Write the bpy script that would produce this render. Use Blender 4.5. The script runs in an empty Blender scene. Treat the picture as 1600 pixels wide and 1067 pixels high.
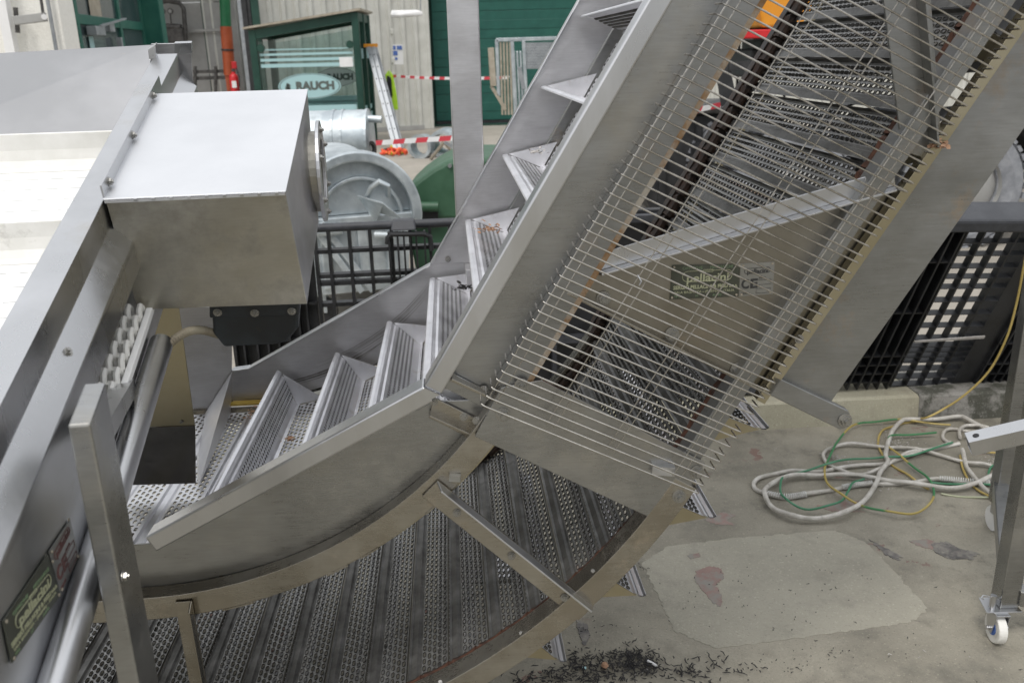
import bpy, bmesh, math, random
from mathutils import Vector, Matrix
random.seed(7)
R = math.radians
scene = bpy.context.scene
COL = scene.collection

# ------------------------------------------------------------------ camera
F, TH, ROLL, EYE = 1380.0, R(18.2), -.025, 1.7       # focal length in photo pixels, pitch, roll, eye height
CAMROT = Matrix.Rotation(math.pi/2-TH, 3, 'X') @ Matrix.Rotation(ROLL, 3, 'Z')
CAMPOS = Vector((0, 0, EYE))
cam = bpy.data.cameras.new('camera')
camo = bpy.data.objects.new('camera', cam)
COL.objects.link(camo)
camo.matrix_world = Matrix.Translation(CAMPOS) @ CAMROT.to_4x4()
cam.sensor_fit = 'HORIZONTAL'
cam.sensor_width = 36
cam.lens = 36*F/1600
cam.clip_start = .05
cam.clip_end = 400
cam.dof.use_dof = True
cam.dof.focus_distance = 2.1
cam.dof.aperture_fstop = 6.3
scene.camera = camo

# ------------------------------------------------------------------ sky and sun (bright overcast)
SUN_EL, SUN_AZ = R(58), R(205)
w = bpy.data.worlds.new('World')
scene.world = w
w.use_nodes = True
nt = w.node_tree
nt.nodes.clear()
sky = nt.nodes.new('ShaderNodeTexSky')
sky.sky_type = 'NISHITA'
sky.sun_disc = False
sky.sun_elevation = SUN_EL
sky.sun_rotation = SUN_AZ
sky.air_density = 1.0
sky.dust_density = 4.0
sky.ozone_density = 1.0
hs = nt.nodes.new('ShaderNodeHueSaturation')
hs.inputs['Saturation'].default_value = .38
bgn = nt.nodes.new('ShaderNodeBackground')
bgn.inputs['Strength'].default_value = .15
won = nt.nodes.new('ShaderNodeOutputWorld')
nt.links.new(sky.outputs[0], hs.inputs['Color'])
# thin bright cloud layer over the whole sky: brightest overhead, a third of that at the horizon
gtc = nt.nodes.new('ShaderNodeTexCoord')
gsp = nt.nodes.new('ShaderNodeSeparateXYZ')
gmr = nt.nodes.new('ShaderNodeMapRange')
gmr.inputs[1].default_value = 0; gmr.inputs[2].default_value = 1; gmr.inputs[3].default_value = 2.9; gmr.inputs[4].default_value = 8.6
gcl = nt.nodes.new('ShaderNodeCombineColor')
gmx = nt.nodes.new('ShaderNodeMix'); gmx.data_type = 'RGBA'; gmx.inputs[0].default_value = .72
gtint = nt.nodes.new('ShaderNodeMix'); gtint.data_type = 'RGBA'; gtint.blend_type = 'MULTIPLY'; gtint.inputs[0].default_value = 1
gtint.inputs[7].default_value = (.97, .985, 1.0, 1)
nt.links.new(gtc.outputs['Generated'], gsp.inputs[0])
nt.links.new(gsp.outputs[2], gmr.inputs[0])
for k in range(3): nt.links.new(gmr.outputs[0], gcl.inputs[k])
nt.links.new(gcl.outputs[0], gtint.inputs[6])
nt.links.new(hs.outputs[0], gmx.inputs[6])
nt.links.new(gtint.outputs[2], gmx.inputs[7])
nt.links.new(gmx.outputs[2], bgn.inputs[0])
nt.links.new(bgn.outputs[0], won.inputs[0])
sl = bpy.data.lights.new('sun', 'SUN')
sl.energy = .95
sl.angle = R(14)
sl.color = (1, .96, .9)
slo = bpy.data.objects.new('sun', sl)
COL.objects.link(slo)
sd = Vector((math.sin(SUN_AZ)*math.cos(SUN_EL), math.cos(SUN_AZ)*math.cos(SUN_EL), math.sin(SUN_EL)))
slo.rotation_euler = (-sd).to_track_quat('-Z', 'Y').to_euler()
slo.location = (0, -4, 12)
scene.view_settings.view_transform = 'Standard'
scene.view_settings.look = 'None'
scene.view_settings.gamma = 1
scene.view_settings.use_curve_mapping = False
scene.view_settings.exposure = 0.42

# ------------------------------------------------------------------ measuring helpers
def ray(px, py):
    return (CAMROT @ Vector(((px-800)/F, -(py-533.5)/F, -1))).normalized()
def hit(px, py, p0, nrm):
    r = ray(px, py)
    return CAMPOS + r*((Vector(p0)-CAMPOS).dot(nrm)/r.dot(nrm))
def gnd(px, py, z=0.0):
    return hit(px, py, (0, 0, z), Vector((0, 0, 1)))
def far(px, py, Y):
    return hit(px, py, (0, Y, 0), Vector((0, 1, 0)))

# ------------------------------------------------------------------ materials
def lin(c): return (c[0], c[1], c[2], 1)
MATS = {}
def mat(name, c1, c2=None, rough=.5, metal=0., scale=8., lo=.4, hi=.65, bump=0., bscale=40., stretch=(1, 1, 1),
        c3=None, s3=3., lo3=.55, hi3=.7, rvar=.1, spec=.5, detail=6., trans=0., aniso=0., coat=0., brush=None):
    m = bpy.data.materials.new(name)
    m.use_nodes = True
    N, L = m.node_tree.nodes, m.node_tree.links
    b = N['Principled BSDF']
    b.inputs['Roughness'].default_value = rough
    b.inputs['Metallic'].default_value = metal
    b.inputs['Specular IOR Level'].default_value = spec
    b.inputs['Coat Weight'].default_value = coat
    if trans: b.inputs['Transmission Weight'].default_value = trans
    if aniso: b.inputs['Anisotropic'].default_value = aniso
    tc = N.new('ShaderNodeTexCoord')
    mp = N.new('ShaderNodeMapping')
    mp.inputs['Scale'].default_value = stretch
    L.new(tc.outputs['Object'], mp.inputs[0])
    if c2 is None:
        b.inputs['Base Color'].default_value = lin(c1)
        col = None
    else:
        n = N.new('ShaderNodeTexNoise')
        n.inputs['Scale'].default_value = scale
        n.inputs['Detail'].default_value = detail
        n.inputs['Roughness'].default_value = .62
        L.new(mp.outputs[0], n.inputs['Vector'])
        cr = N.new('ShaderNodeValToRGB')
        cr.color_ramp.elements[0].position = lo
        cr.color_ramp.elements[1].position = hi
        cr.color_ramp.elements[0].color = lin(c1)
        cr.color_ramp.elements[1].color = lin(c2)
        L.new(n.outputs[0], cr.inputs[0])
        col = cr.outputs[0]
        if c3 is not None:
            n3 = N.new('ShaderNodeTexNoise')
            n3.inputs['Scale'].default_value = s3
            n3.inputs['Detail'].default_value = 8
            n3.inputs['Roughness'].default_value = .7
            mp3 = N.new('ShaderNodeMapping')
            mp3.inputs['Location'].default_value = (3.1, 7.7, 1.3)
            L.new(tc.outputs['Object'], mp3.inputs[0])
            L.new(mp3.outputs[0], n3.inputs['Vector'])
            r3 = N.new('ShaderNodeMapRange')
            r3.inputs[1].default_value = lo3
            r3.inputs[2].default_value = hi3
            L.new(n3.outputs[0], r3.inputs[0])
            mx = N.new('ShaderNodeMix')
            mx.data_type = 'RGBA'
            L.new(r3.outputs[0], mx.inputs[0])
            L.new(col, mx.inputs[6])
            mx.inputs[7].default_value = lin(c3)
            col = mx.outputs[2]
            if metal > .5:
                # grime and rust are not metallic
                mm = N.new('ShaderNodeMath'); mm.operation = 'MULTIPLY_ADD'
                L.new(r3.outputs[0], mm.inputs[0]); mm.inputs[1].default_value = -.75*metal; mm.inputs[2].default_value = metal
                L.new(mm.outputs[0], b.inputs['Metallic'])
        L.new(col, b.inputs['Base Color'])
        rr = N.new('ShaderNodeMapRange')
        rr.inputs[3].default_value = max(0, rough-rvar)
        rr.inputs[4].default_value = min(1, rough+rvar)
        rr.inputs[1].default_value = .3
        rr.inputs[2].default_value = .7
        L.new(n.outputs[0], rr.inputs[0])
        L.new(rr.outputs[0], b.inputs['Roughness'])
    if brush is not None:
        # brushed grain and smeared streaks along one direction
        mpb = N.new('ShaderNodeMapping'); mpb.inputs['Rotation'].default_value = (0, brush, 0); mpb.inputs['Scale'].default_value = (1.6, 4, 5)
        L.new(tc.outputs['Object'], mpb.inputs[0])
        nbr = N.new('ShaderNodeTexNoise'); nbr.inputs['Scale'].default_value = 1.6; nbr.inputs['Detail'].default_value = 7; nbr.inputs['Roughness'].default_value = .7
        L.new(mpb.outputs[0], nbr.inputs['Vector'])
        rb = N.new('ShaderNodeMapRange'); rb.inputs[1].default_value = .3; rb.inputs[2].default_value = .7; rb.inputs[3].default_value = .86; rb.inputs[4].default_value = 1.10
        L.new(nbr.outputs[0], rb.inputs[0])
        mpc = N.new('ShaderNodeMapping'); mpc.inputs['Rotation'].default_value = (0, brush, 0); mpc.inputs['Scale'].default_value = (3, 160, 160)
        L.new(tc.outputs['Object'], mpc.inputs[0])
        nbc = N.new('ShaderNodeTexNoise'); nbc.inputs['Scale'].default_value = 2; nbc.inputs['Detail'].default_value = 3
        L.new(mpc.outputs[0], nbc.inputs['Vector'])
        rc = N.new('ShaderNodeMapRange'); rc.inputs[1].default_value = .3; rc.inputs[2].default_value = .7; rc.inputs[3].default_value = .95; rc.inputs[4].default_value = 1.05
        L.new(nbc.outputs[0], rc.inputs[0])
        mu = N.new('ShaderNodeMath'); mu.operation = 'MULTIPLY'
        L.new(rb.outputs[0], mu.inputs[0]); L.new(rc.outputs[0], mu.inputs[1])
        mc = N.new('ShaderNodeVectorMath'); mc.operation = 'SCALE'
        L.new(col, mc.inputs[0]); L.new(mu.outputs[0], mc.inputs['Scale'])
        L.new(mc.outputs[0], b.inputs['Base Color'])
        # pale fine scratches catch the light
        rs = N.new('ShaderNodeMath'); rs.operation = 'MULTIPLY_ADD'
        L.new(nbc.outputs[0], rs.inputs[0]); rs.inputs[1].default_value = .22; L.new(rr.outputs[0], rs.inputs[2])
        rs2 = N.new('ShaderNodeMath'); rs2.operation = 'SUBTRACT'; rs2.use_clamp = True
        L.new(rs.outputs[0], rs2.inputs[0]); rs2.inputs[1].default_value = .11
        L.new(rs2.outputs[0], b.inputs['Roughness'])
    if bump:
        nb = N.new('ShaderNodeTexNoise')
        nb.inputs['Scale'].default_value = bscale
        nb.inputs['Detail'].default_value = 5
        L.new(mp.outputs[0], nb.inputs['Vector'])
        bu = N.new('ShaderNodeBump')
        bu.inputs['Strength'].default_value = bump
        bu.inputs['Distance'].default_value = .01
        L.new(nb.outputs[0], bu.inputs['Height'])
        L.new(bu.outputs[0], b.inputs['Normal'])
    MATS[name] = m
    return m

STEEL = mat('stainless_plate', (.31, .312, .31), (.37, .373, .372), brush=R(-58), rough=.30, metal=1, scale=3, bump=.015, bscale=60, c3=(.30, .27, .20), s3=3.0, lo3=.50, hi3=.85)
STEELB = mat('brushed_stainless', (.52, .525, .535), (.60, .605, .62), rough=.33, metal=1, scale=5, bump=.008, bscale=120, stretch=(1, 1, .2), c3=(.30, .28, .24), s3=5, lo3=.58, hi3=.92)
STEELC = mat('trough_stainless', (.50, .495, .505), (.60, .60, .615), brush=R(-35), rough=.42, metal=1, scale=4, bump=.015, bscale=50, c3=(.33, .30, .25), s3=5, lo3=.62, hi3=.9)
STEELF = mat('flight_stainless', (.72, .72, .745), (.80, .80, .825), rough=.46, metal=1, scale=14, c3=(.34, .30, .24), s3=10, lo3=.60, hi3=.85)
STAINP = mat('stained_cover_plate', (.25, .23, .19), (.33, .31, .27), rough=.38, metal=.95, scale=4, bump=.02, c3=(.24, .17, .09), s3=5, lo3=.58, hi3=.8)
RUSTL = mat('rust_edge', (.19, .105, .045), (.30, .20, .11), rough=.7, metal=.3, scale=20, c3=(.36, .33, .28), s3=9, lo3=.45, hi3=.6)
SCRAPE = mat('grime_scrape', (.20, .19, .18), (.33, .325, .32), rough=.5, metal=.8, scale=40)
HOLEWALL = mat('hole_wall_shade_grime', (.045, .043, .039), (.11, .108, .10), rough=.6, metal=.4, scale=14, bump=.1, bscale=60, c3=(.17, .165, .155), s3=9, lo3=.5, hi3=.75)  # slot walls darkened: shade inside the holes put into the colour, besides dirt
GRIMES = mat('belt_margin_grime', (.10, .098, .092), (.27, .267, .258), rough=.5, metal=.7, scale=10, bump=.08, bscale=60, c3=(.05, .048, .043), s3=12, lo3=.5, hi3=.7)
PANEL = mat('panel_stainless', (.34, .34, .345), (.40, .40, .41), rough=.38, metal=1, scale=2.5)
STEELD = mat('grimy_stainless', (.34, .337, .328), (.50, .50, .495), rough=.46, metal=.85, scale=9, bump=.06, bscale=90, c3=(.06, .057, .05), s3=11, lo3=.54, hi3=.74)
RAIL = mat('rail_stainless', (.33, .305, .26), (.42, .40, .36), brush=R(-30), rough=.28, metal=1, scale=7, bump=.02, bscale=50, c3=(.33, .25, .15), s3=7, lo3=.58, hi3=.82)
RUSTY = mat('rust_stained_steel', (.26, .262, .255), (.31, .312, .308), brush=R(-58), rough=.36, metal=.9, scale=6, bump=.03, c3=(.26, .17, .08), s3=5, lo3=.56, hi3=.78)
CHAINM = mat('oily_chain', (.020, .017, .015), (.07, .04, .028), rough=.55, metal=.5, scale=30)
REDOX = mat('rusty_chain', (.035, .02, .016), (.12, .055, .035), rough=.6, metal=.4, scale=30)
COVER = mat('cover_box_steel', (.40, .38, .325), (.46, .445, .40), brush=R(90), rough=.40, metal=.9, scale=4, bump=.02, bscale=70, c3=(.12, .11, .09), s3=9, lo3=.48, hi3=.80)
COVERT = mat('cover_box_top_lit_steel', (.66, .67, .69), (.72, .73, .75), rough=.52, metal=.9, scale=3, rvar=.02, bump=.015, bscale=70, c3=(.45, .44, .42), s3=30, lo3=.68, hi3=.8)  # lid lighter than the box sides: sky sheen put into the colour
WIRE = mat('guard_wire', (.42, .40, .365), (.60, .575, .54), rough=.26, metal=1, scale=30)
CHUTE = mat('chute_steel', (.36, .32, .22), (.42, .38, .28), rough=.36, metal=.95, scale=5, c3=(.25, .22, .15), s3=6, lo3=.58, hi3=.85)
CHUTED = mat('chute_shaded_steel', (.16, .155, .15), (.26, .255, .25), rough=.25, metal=1, scale=6)  # darker copy of the chute steel: shade and belt reflection put into the colour
WPLAS = mat('white_plastic', (.80, .80, .79), (.86, .86, .85), rough=.45, scale=6, c3=(.55, .54, .50), s3=12, lo3=.6, hi3=.85)
WPLASD = mat('soiled_white_plastic', (.74, .73, .69), (.84, .83, .80), rough=.5, scale=9, c3=(.36, .34, .30), s3=14, lo3=.56, hi3=.80)
MOTOR = mat('motor_paint', (.014, .016, .017), (.028, .036, .042), rough=.55, scale=9, c3=(.10, .055, .03), s3=12, lo3=.6, hi3=.8)
CONDUIT = mat('corrugated_conduit', (.20, .17, .12), (.30, .27, .20), rough=.6, scale=20)
BPLAS = mat('black_plastic', (.010, .0105, .012), (.024, .025, .028), rough=.48, scale=12, bump=.05, bscale=80, spec=.5)
BPLASB = mat('grey_black_plastic', (.028, .030, .036), (.055, .058, .066), rough=.55, scale=12, bump=.08, bscale=120)
GALV = mat('galvanised_steel', (.42, .47, .50), (.62, .67, .69), rough=.45, metal=.7, scale=7, bump=.03, c3=(.36, .40, .42), s3=4, lo3=.5, hi3=.7)
GREENP = mat('green_bin_plastic', (.030, .085, .045), (.045, .115, .065), rough=.5, scale=5)
DGREEN = mat('dark_green_paint', (.006, .040, .028), (.010, .055, .038), rough=.45, scale=5)
DOORG = mat('door_green_paint', (.005, .075, .058), (.009, .095, .072), rough=.5, scale=4)
GATEG = mat('gate_green_paint', (.015, .10, .075), (.025, .13, .095), rough=.5, scale=6)
CREAM = mat('corrugated_paint', (.50, .50, .46), (.58, .58, .54), rough=.5, scale=3, c3=(.35, .34, .30), s3=2, lo3=.6, hi3=.85)
WWALL = mat('white_render', (.80, .79, .74), (.86, .85, .80), rough=.9, scale=30, bump=.5, bscale=60)
GWALL = mat('garage_wall_paint', (.30, .30, .29), (.36, .36, .35), rough=.8, scale=3)
PIPEM = mat('dark_pipe', (.05, .048, .046), (.11, .105, .10), rough=.5, metal=.5, scale=12)
ORANGEP = mat('orange_pipe_paint', (.36, .07, .02), (.42, .09, .03), rough=.5, scale=8)
GREENPI = mat('green_pipe_paint', (.01, .13, .05), (.015, .16, .06), rough=.5, scale=8)
RED = mat('red_paint', (.55, .015, .02), (.62, .025, .03), rough=.4, scale=8)
WHITE = mat('white_paint', (.78, .78, .78), (.82, .82, .82), rough=.4, scale=10)
PINK = mat('tape_red', (.62, .06, .08), rough=.5)
ALU = mat('aluminium', (.30, .32, .34), (.40, .42, .44), rough=.5, metal=.6, scale=9)
HIVIS = mat('hi_vis_cloth', (.42, .72, .03), (.50, .80, .06), rough=.8, scale=10)
BLACKC = mat('black_cloth', (.012, .012, .013), (.03, .03, .03), rough=.85, scale=10)
REDC = mat('red_cloth', (.70, .06, .04), (.80, .16, .05), rough=.8, scale=14, c3=(.55, .60, .05), s3=10, lo3=.55, hi3=.6)
GREENS = mat('green_strap', (.02, .40, .08), (.03, .48, .10), rough=.7, scale=14)
ORANGE = mat('orange_paint', (.68, .26, .015), (.75, .30, .02), rough=.4, scale=6, c3=(.10, .05, .02), s3=5, lo3=.6, hi3=.75)
DARKV = mat('dark_machine_paint', (.015, .016, .018), (.035, .036, .038), rough=.5, scale=8)
TYRE = mat('grey_dusty_tyre', (.20, .21, .23), (.30, .31, .33), rough=.85, scale=9, bump=.2, bscale=30)
HOSE = mat('dirty_white_hose', (.40, .38, .34), (.58, .56, .52), rough=.55, scale=18, c3=(.16, .14, .12), s3=25, lo3=.58, hi3=.72)
HOSEW = mat('white_spiral_wrap', (.55, .55, .53), (.68, .68, .66), rough=.5, scale=20, c3=(.2, .18, .15), s3=25, lo3=.58, hi3=.75)
YGREEN = mat('yellow_green_wire', (.40, .31, .09), (.05, .20, .08), rough=.45, scale=3.2, lo=.49, hi=.51, detail=0)
YELLOW = mat('yellow_wire', (.40, .30, .09), (.50, .38, .13), rough=.5, scale=5)
TEAL = mat('green_wire', (.04, .18, .09), (.09, .25, .15), rough=.45, scale=5)
PALEG = mat('pale_green_wire', (.38, .40, .26), (.46, .48, .34), rough=.45, scale=5)
GLASSD = mat('dark_pane', (.035, .055, .06), (.07, .09, .095), rough=.12, scale=3)
TRIPOD = mat('stand_brown', (.30, .26, .20), (.42, .38, .31), rough=.5, scale=9)
PLATEG = mat('nameplate_green', (.075, .080, .062), (.12, .125, .105), rough=.4, metal=.6, scale=9)
PLATES = mat('nameplate_silver', (.30, .30, .285), (.38, .38, .365), rough=.35, metal=.85, scale=9)
INKY = mat('nameplate_yellow_lettering', (.36, .37, .24), rough=.5)
INKG = mat('nameplate_green_lettering', (.17, .24, .14), rough=.5)
INKB = mat('nameplate_black_lettering', (.03, .03, .03), rough=.5)
INKR = mat('nameplate_red_lettering', (.14, .06, .055), rough=.5)
DECAL = mat('glass_decal', (.36, .56, .58), rough=.6)
DECALG = mat('glass_decal_lettering', (.10, .12, .11), rough=.6)
DECALY = mat('decal_yellow', (.62, .66, .10), rough=.6)
BLUE = mat('print_blue', (.08, .16, .45), rough=.6)
LEAF = mat('dead_leaf', (.30, .17, .10), (.42, .26, .17), rough=.8, scale=30)
DUSTM = mat('pale_dust_clump', (.36, .34, .32), (.50, .48, .46), rough=1., scale=40)
LITTER = mat('black_litter', (.018, .017, .018), (.055, .052, .05), rough=.9, scale=30)
YFOAM = mat('yellow_sealing_strip', (.45, .30, .05), (.55, .38, .08), rough=.7, scale=30)

def mat_ground(name, a, b_, dark, red, mossy=False):
    m = bpy.data.materials.new(name)
    m.use_nodes = True
    N, L = m.node_tree.nodes, m.node_tree.links
    b = N['Principled BSDF']
    tc = N.new('ShaderNodeTexCoord')
    def noise(s, d=8, r=.65, off=(0, 0, 0)):
        mp = N.new('ShaderNodeMapping'); mp.inputs['Location'].default_value = off
        L.new(tc.outputs['Object'], mp.inputs[0])
        n = N.new('ShaderNodeTexNoise'); n.inputs['Scale'].default_value = s; n.inputs['Detail'].default_value = d; n.inputs['Roughness'].default_value = r
        L.new(mp.outputs[0], n.inputs['Vector']); return n.outputs[0]
    def rng(src, lo, hi, a0=0., a1=1.):
        r = N.new('ShaderNodeMapRange'); r.inputs[1].default_value = lo; r.inputs[2].default_value = hi
        r.inputs[3].default_value = a0; r.inputs[4].default_value = a1
        L.new(src, r.inputs[0]); return r.outputs[0]
    def mix(f, c1, c2):
        mx = N.new('ShaderNodeMix'); mx.data_type = 'RGBA'
        L.new(f, mx.inputs[0])
        for i, c in ((6, c1), (7, c2)):
            if isinstance(c, tuple): mx.inputs[i].default_value = lin(c)
            else: L.new(c, mx.inputs[i])
        return mx.outputs[2]
    c = mix(rng(noise(1.6), .38, .62), a, b_)
    c = mix(rng(noise(7, off=(4, 2, 0)), .46 if mossy else .52, .56 if mossy else .75, 0, .85 if mossy else .6), c, dark)              # grimy patches
    c = mix(rng(noise(160, 3, .6), .58, .70, 0, .55), c, dark)                    # dark grit
    c = mix(rng(noise(110, 3, .6, (9, 9, 0)), .60, .72, 0, .5), c, tuple(min(.8, x*1.5) for x in b_))
    if red is not None:                                                           # worn traces of red floor paint
        f1 = N.new('ShaderNodeMath'); f1.operation = 'MULTIPLY'
        L.new(rng(noise(5.5, 9, .7, (1.7, .6, 0)), .60, .615), f1.inputs[0])
        L.new(rng(noise(.9, 2, .5, (2.2, 5, 0)), .52, .60), f1.inputs[1])
        c = mix(f1.outputs[0], c, red)
        c = mix(rng(noise(2.3, 7, .7, (6.1, 3.3, 0)), .60, .68, 0, .6), c, tuple(x*.55 for x in dark))
    L.new(c, b.inputs['Base Color'])
    b.inputs['Roughness'].default_value = .85
    bu = N.new('ShaderNodeBump'); bu.inputs['Strength'].default_value = .5; bu.inputs['Distance'].default_value = .006
    L.new(noise(130, 4, .7), bu.inputs['Height'])
    L.new(bu.outputs[0], b.inputs['Normal'])
    MATS[name] = m
    return m
CONC = mat_ground('floor_concrete', (.20, .186, .150), (.325, .302, .245), (.09, .085, .074), (.20, .125, .105))
PATCHM = mat_ground('patch_screed', (.30, .284, .232), (.365, .344, .282), (.20, .19, .16), None)
YARD = mat_ground('yard_concrete', (.30, .275, .235), (.36, .33, .285), (.22, .205, .18), None)
KERBC = mat_ground('kerb_cream', (.34, .32, .24), (.42, .40, .31), (.20, .18, .14), None)
KERBD = mat_ground('kerb_mossy', (.17, .165, .15), (.27, .26, .24), (.04, .042, .028), None, True)
REDPAINT = mat('worn_red_paint', (.24, .155, .135), (.29, .195, .17), rough=.8, scale=14, c3=(.24, .225, .20), s3=16, lo3=.44, hi3=.58)
DARKPAINT = mat('dark_floor_stain', (.10, .095, .092), (.20, .185, .17), rough=.85, scale=26, c3=(.26, .245, .215), s3=18, lo3=.46, hi3=.58)

# see-through guard glass of the shelter
GLASS = bpy.data.materials.new('shelter_glass')
GLASS.use_nodes = True
_N, _L = GLASS.node_tree.nodes, GLASS.node_tree.links
_N.clear()
_o = _N.new('ShaderNodeOutputMaterial'); _m = _N.new('ShaderNodeMixShader'); _t = _N.new('ShaderNodeBsdfTransparent'); _g = _N.new('ShaderNodeBsdfGlossy')
_t.inputs[0].default_value = (.86, .92, .91, 1); _g.inputs['Roughness'].default_value = .05
_m.inputs[0].default_value = .08
_L.new(_t.outputs[0], _m.inputs[1]); _L.new(_g.outputs[0], _m.inputs[2]); _L.new(_m.outputs[0], _o.inputs[0])

# ------------------------------------------------------------------ object helpers
WL = {}                       # world position of each object's own origin
def thing(name, label, cat, loc=(0, 0, 0), group=None):
    o = bpy.data.objects.new(name, None)
    o.empty_display_size = .1
    COL.objects.link(o)
    o.location = loc
    o['label'] = label
    o['category'] = cat
    if group: o['group'] = group
    WL[o] = Vector(loc)
    return o
def tag(o, label, cat, group=None, kind=None):
    if label: o['label'] = label
    if cat: o['category'] = cat
    if group: o['group'] = group
    if kind: o['kind'] = kind
    return o

class MB:
    def __init__(s): s.v, s.f, s.sm, s.slot = [], [], False, {}
    def add(s, vs, fs):
        k = len(s.v)
        s.v += [Vector(v) for v in vs]
        s.f += [tuple(i+k for i in f) for f in fs]
        return s
    def prism(s, pts, off):
        pts = [Vector(p) for p in pts]; off = Vector(off); n = len(pts)
        nrm = Vector((0, 0, 0))
        for i in range(n): nrm += pts[i].cross(pts[(i+1) % n])
        if nrm.dot(off) > 0: pts.reverse()
        s.add(pts+[p+off for p in pts], [tuple(range(n)), tuple(range(2*n-1, n-1, -1))] +
              [(i, i+n, (i+1) % n+n, (i+1) % n) for i in range(n)])
        return s
    def box(s, c, sx, sy, sz, rot=None):
        vs = [Vector((x*sx/2, y*sy/2, z*sz/2)) for x in (-1, 1) for y in (-1, 1) for z in (-1, 1)]
        if rot is not None: vs = [rot @ v for v in vs]
        return s.add([v+Vector(c) for v in vs], [(0, 1, 3, 2), (4, 6, 7, 5), (0, 4, 5, 1), (2, 3, 7, 6), (0, 2, 6, 4), (1, 5, 7, 3)])
    def beam(s, a, b, wd, ht, up=(0, 0, 1)):
        a, b = Vector(a), Vector(b); d = (b-a).normalized()
        sd = d.cross(Vector(up))
        if sd.length < 1e-4: sd = d.cross(Vector((1, 0, 0)))
        sd.normalize(); u = sd.cross(d).normalized()
        q = [sd*(x*wd/2)+u*(y*ht/2) for x, y in ((-1, -1), (1, -1), (1, 1), (-1, 1))]
        return s.add([a+p for p in q]+[b+p for p in q], [(0, 1, 2, 3), (7, 6, 5, 4)] + [(i, i+4, (i+1) % 4+4, (i+1) % 4) for i in range(4)])
    def tube(s, pts, r, n=8, cap=True, radii=None):
        pts = [Vector(p) for p in pts]
        up = None; rings = []
        for i, p in enumerate(pts):
            d = (pts[min(i+1, len(pts)-1)]-pts[max(i-1, 0)])
            if d.length < 1e-9: d = Vector((0, 0, 1))
            d.normalize()
            if up is None:
                up = Vector((0, 0, 1)) if abs(d.z) < .9 else Vector((1, 0, 0))
            up = (up-d*up.dot(d))
            if up.length < 1e-5: up = d.orthogonal()
            up.normalize(); sd = d.cross(up)
            rr = radii[i] if radii else r
            rings.append([p+(up*math.cos(2*math.pi*k/n)+sd*math.sin(2*math.pi*k/n))*rr for k in range(n)])
        vs = [v for g in rings for v in g]; fs = []
        for i in range(len(rings)-1):
            for k in range(n):
                fs.append((i*n+k, i*n+(k+1) % n, (i+1)*n+(k+1) % n, (i+1)*n+k))
        if cap: fs += [tuple(range(n-1, -1, -1)), tuple(range((len(rings)-1)*n, len(rings)*n))]
        s.sm = True
        return s.add(vs, fs)
    def cyl(s, a, b, r, n=12, r2=None):
        return s.tube([a, b], r, n, radii=[r, r if r2 is None else r2])
    def ring(s, c, ax, ro, ri, th, n=24, rot=None):
        c = Vector(c); ax = Vector(ax).normalized(); e1 = ax.orthogonal().normalized(); e2 = ax.cross(e1)
        vs = []
        for k in range(n):
            a = 2*math.pi*k/n; d = e1*math.cos(a)+e2*math.sin(a)
            vs += [c+d*ri-ax*th/2, c+d*ro-ax*th/2, c+d*ro+ax*th/2, c+d*ri+ax*th/2]
        fs = []
        for k in range(n):
            j = (k+1) % n
            for q in range(4): fs.append((k*4+q, k*4+(q+1) % 4, j*4+(q+1) % 4, j*4+q))
        return s.add(vs, fs)
    def mesh(s, name, m, org=Vector((0, 0, 0)), smooth=None):
        me = bpy.data.meshes.new(name)
        me.from_pydata([v-org for v in s.v], [], s.f)
        for q in (m if isinstance(m, (list, tuple)) else [m]):
            if q is not None: me.materials.append(q)
        for k, i in s.slot.items(): me.polygons[k].material_index = i
        bm = bmesh.new(); bm.from_mesh(me); bmesh.ops.recalc_face_normals(bm, faces=bm.faces); bm.to_mesh(me); bm.free()
        if smooth if smooth is not None else s.sm:
            me.shade_smooth()
            try: me.set_sharp_from_angle(angle=R(40))
            except Exception: pass
        me.update()
        return me
    def build(s, name, m, parent=None, bev=0., smooth=None, label=None, centre=False):
        org = WL[parent] if parent is not None else Vector((0, 0, 0))
        loc = Vector((0, 0, 0))
        if parent is None:
            lo = Vector([min(v[i] for v in s.v) for i in range(3)]); hi = Vector([max(v[i] for v in s.v) for i in range(3)])
            loc = Vector(((lo.x+hi.x)/2, (lo.y+hi.y)/2, lo.z)); org = loc
        me = s.mesh(name, m, org, smooth)
        o = bpy.data.objects.new(name, me)
        COL.objects.link(o)
        if parent is not None: o.parent = parent
        o.location = loc
        WL[o] = org
        if bev:
            b = o.modifiers.new('bevel', 'BEVEL'); b.width = bev; b.segments = 2; b.limit_method = 'ANGLE'; b.angle_limit = R(35)
        if label: o['label'] = label
        return o
def put(name, me, parent, M, sub=False):
    """link a copy of a shared mesh: M is a world matrix (or a matrix local to its part when sub)"""
    o = bpy.data.objects.new(name, me)
    COL.objects.link(o)
    o.parent = parent
    o.matrix_local = M if sub else Matrix.Translation(-WL[parent]) @ M
    WL[o] = WL[parent]
    return o
def frame_mat(x, y, z, p):
    return Matrix(((x.x, y.x, z.x, p.x), (x.y, y.y, z.y, p.y), (x.z, y.z, z.z, p.z), (0, 0, 0, 1)))

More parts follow.
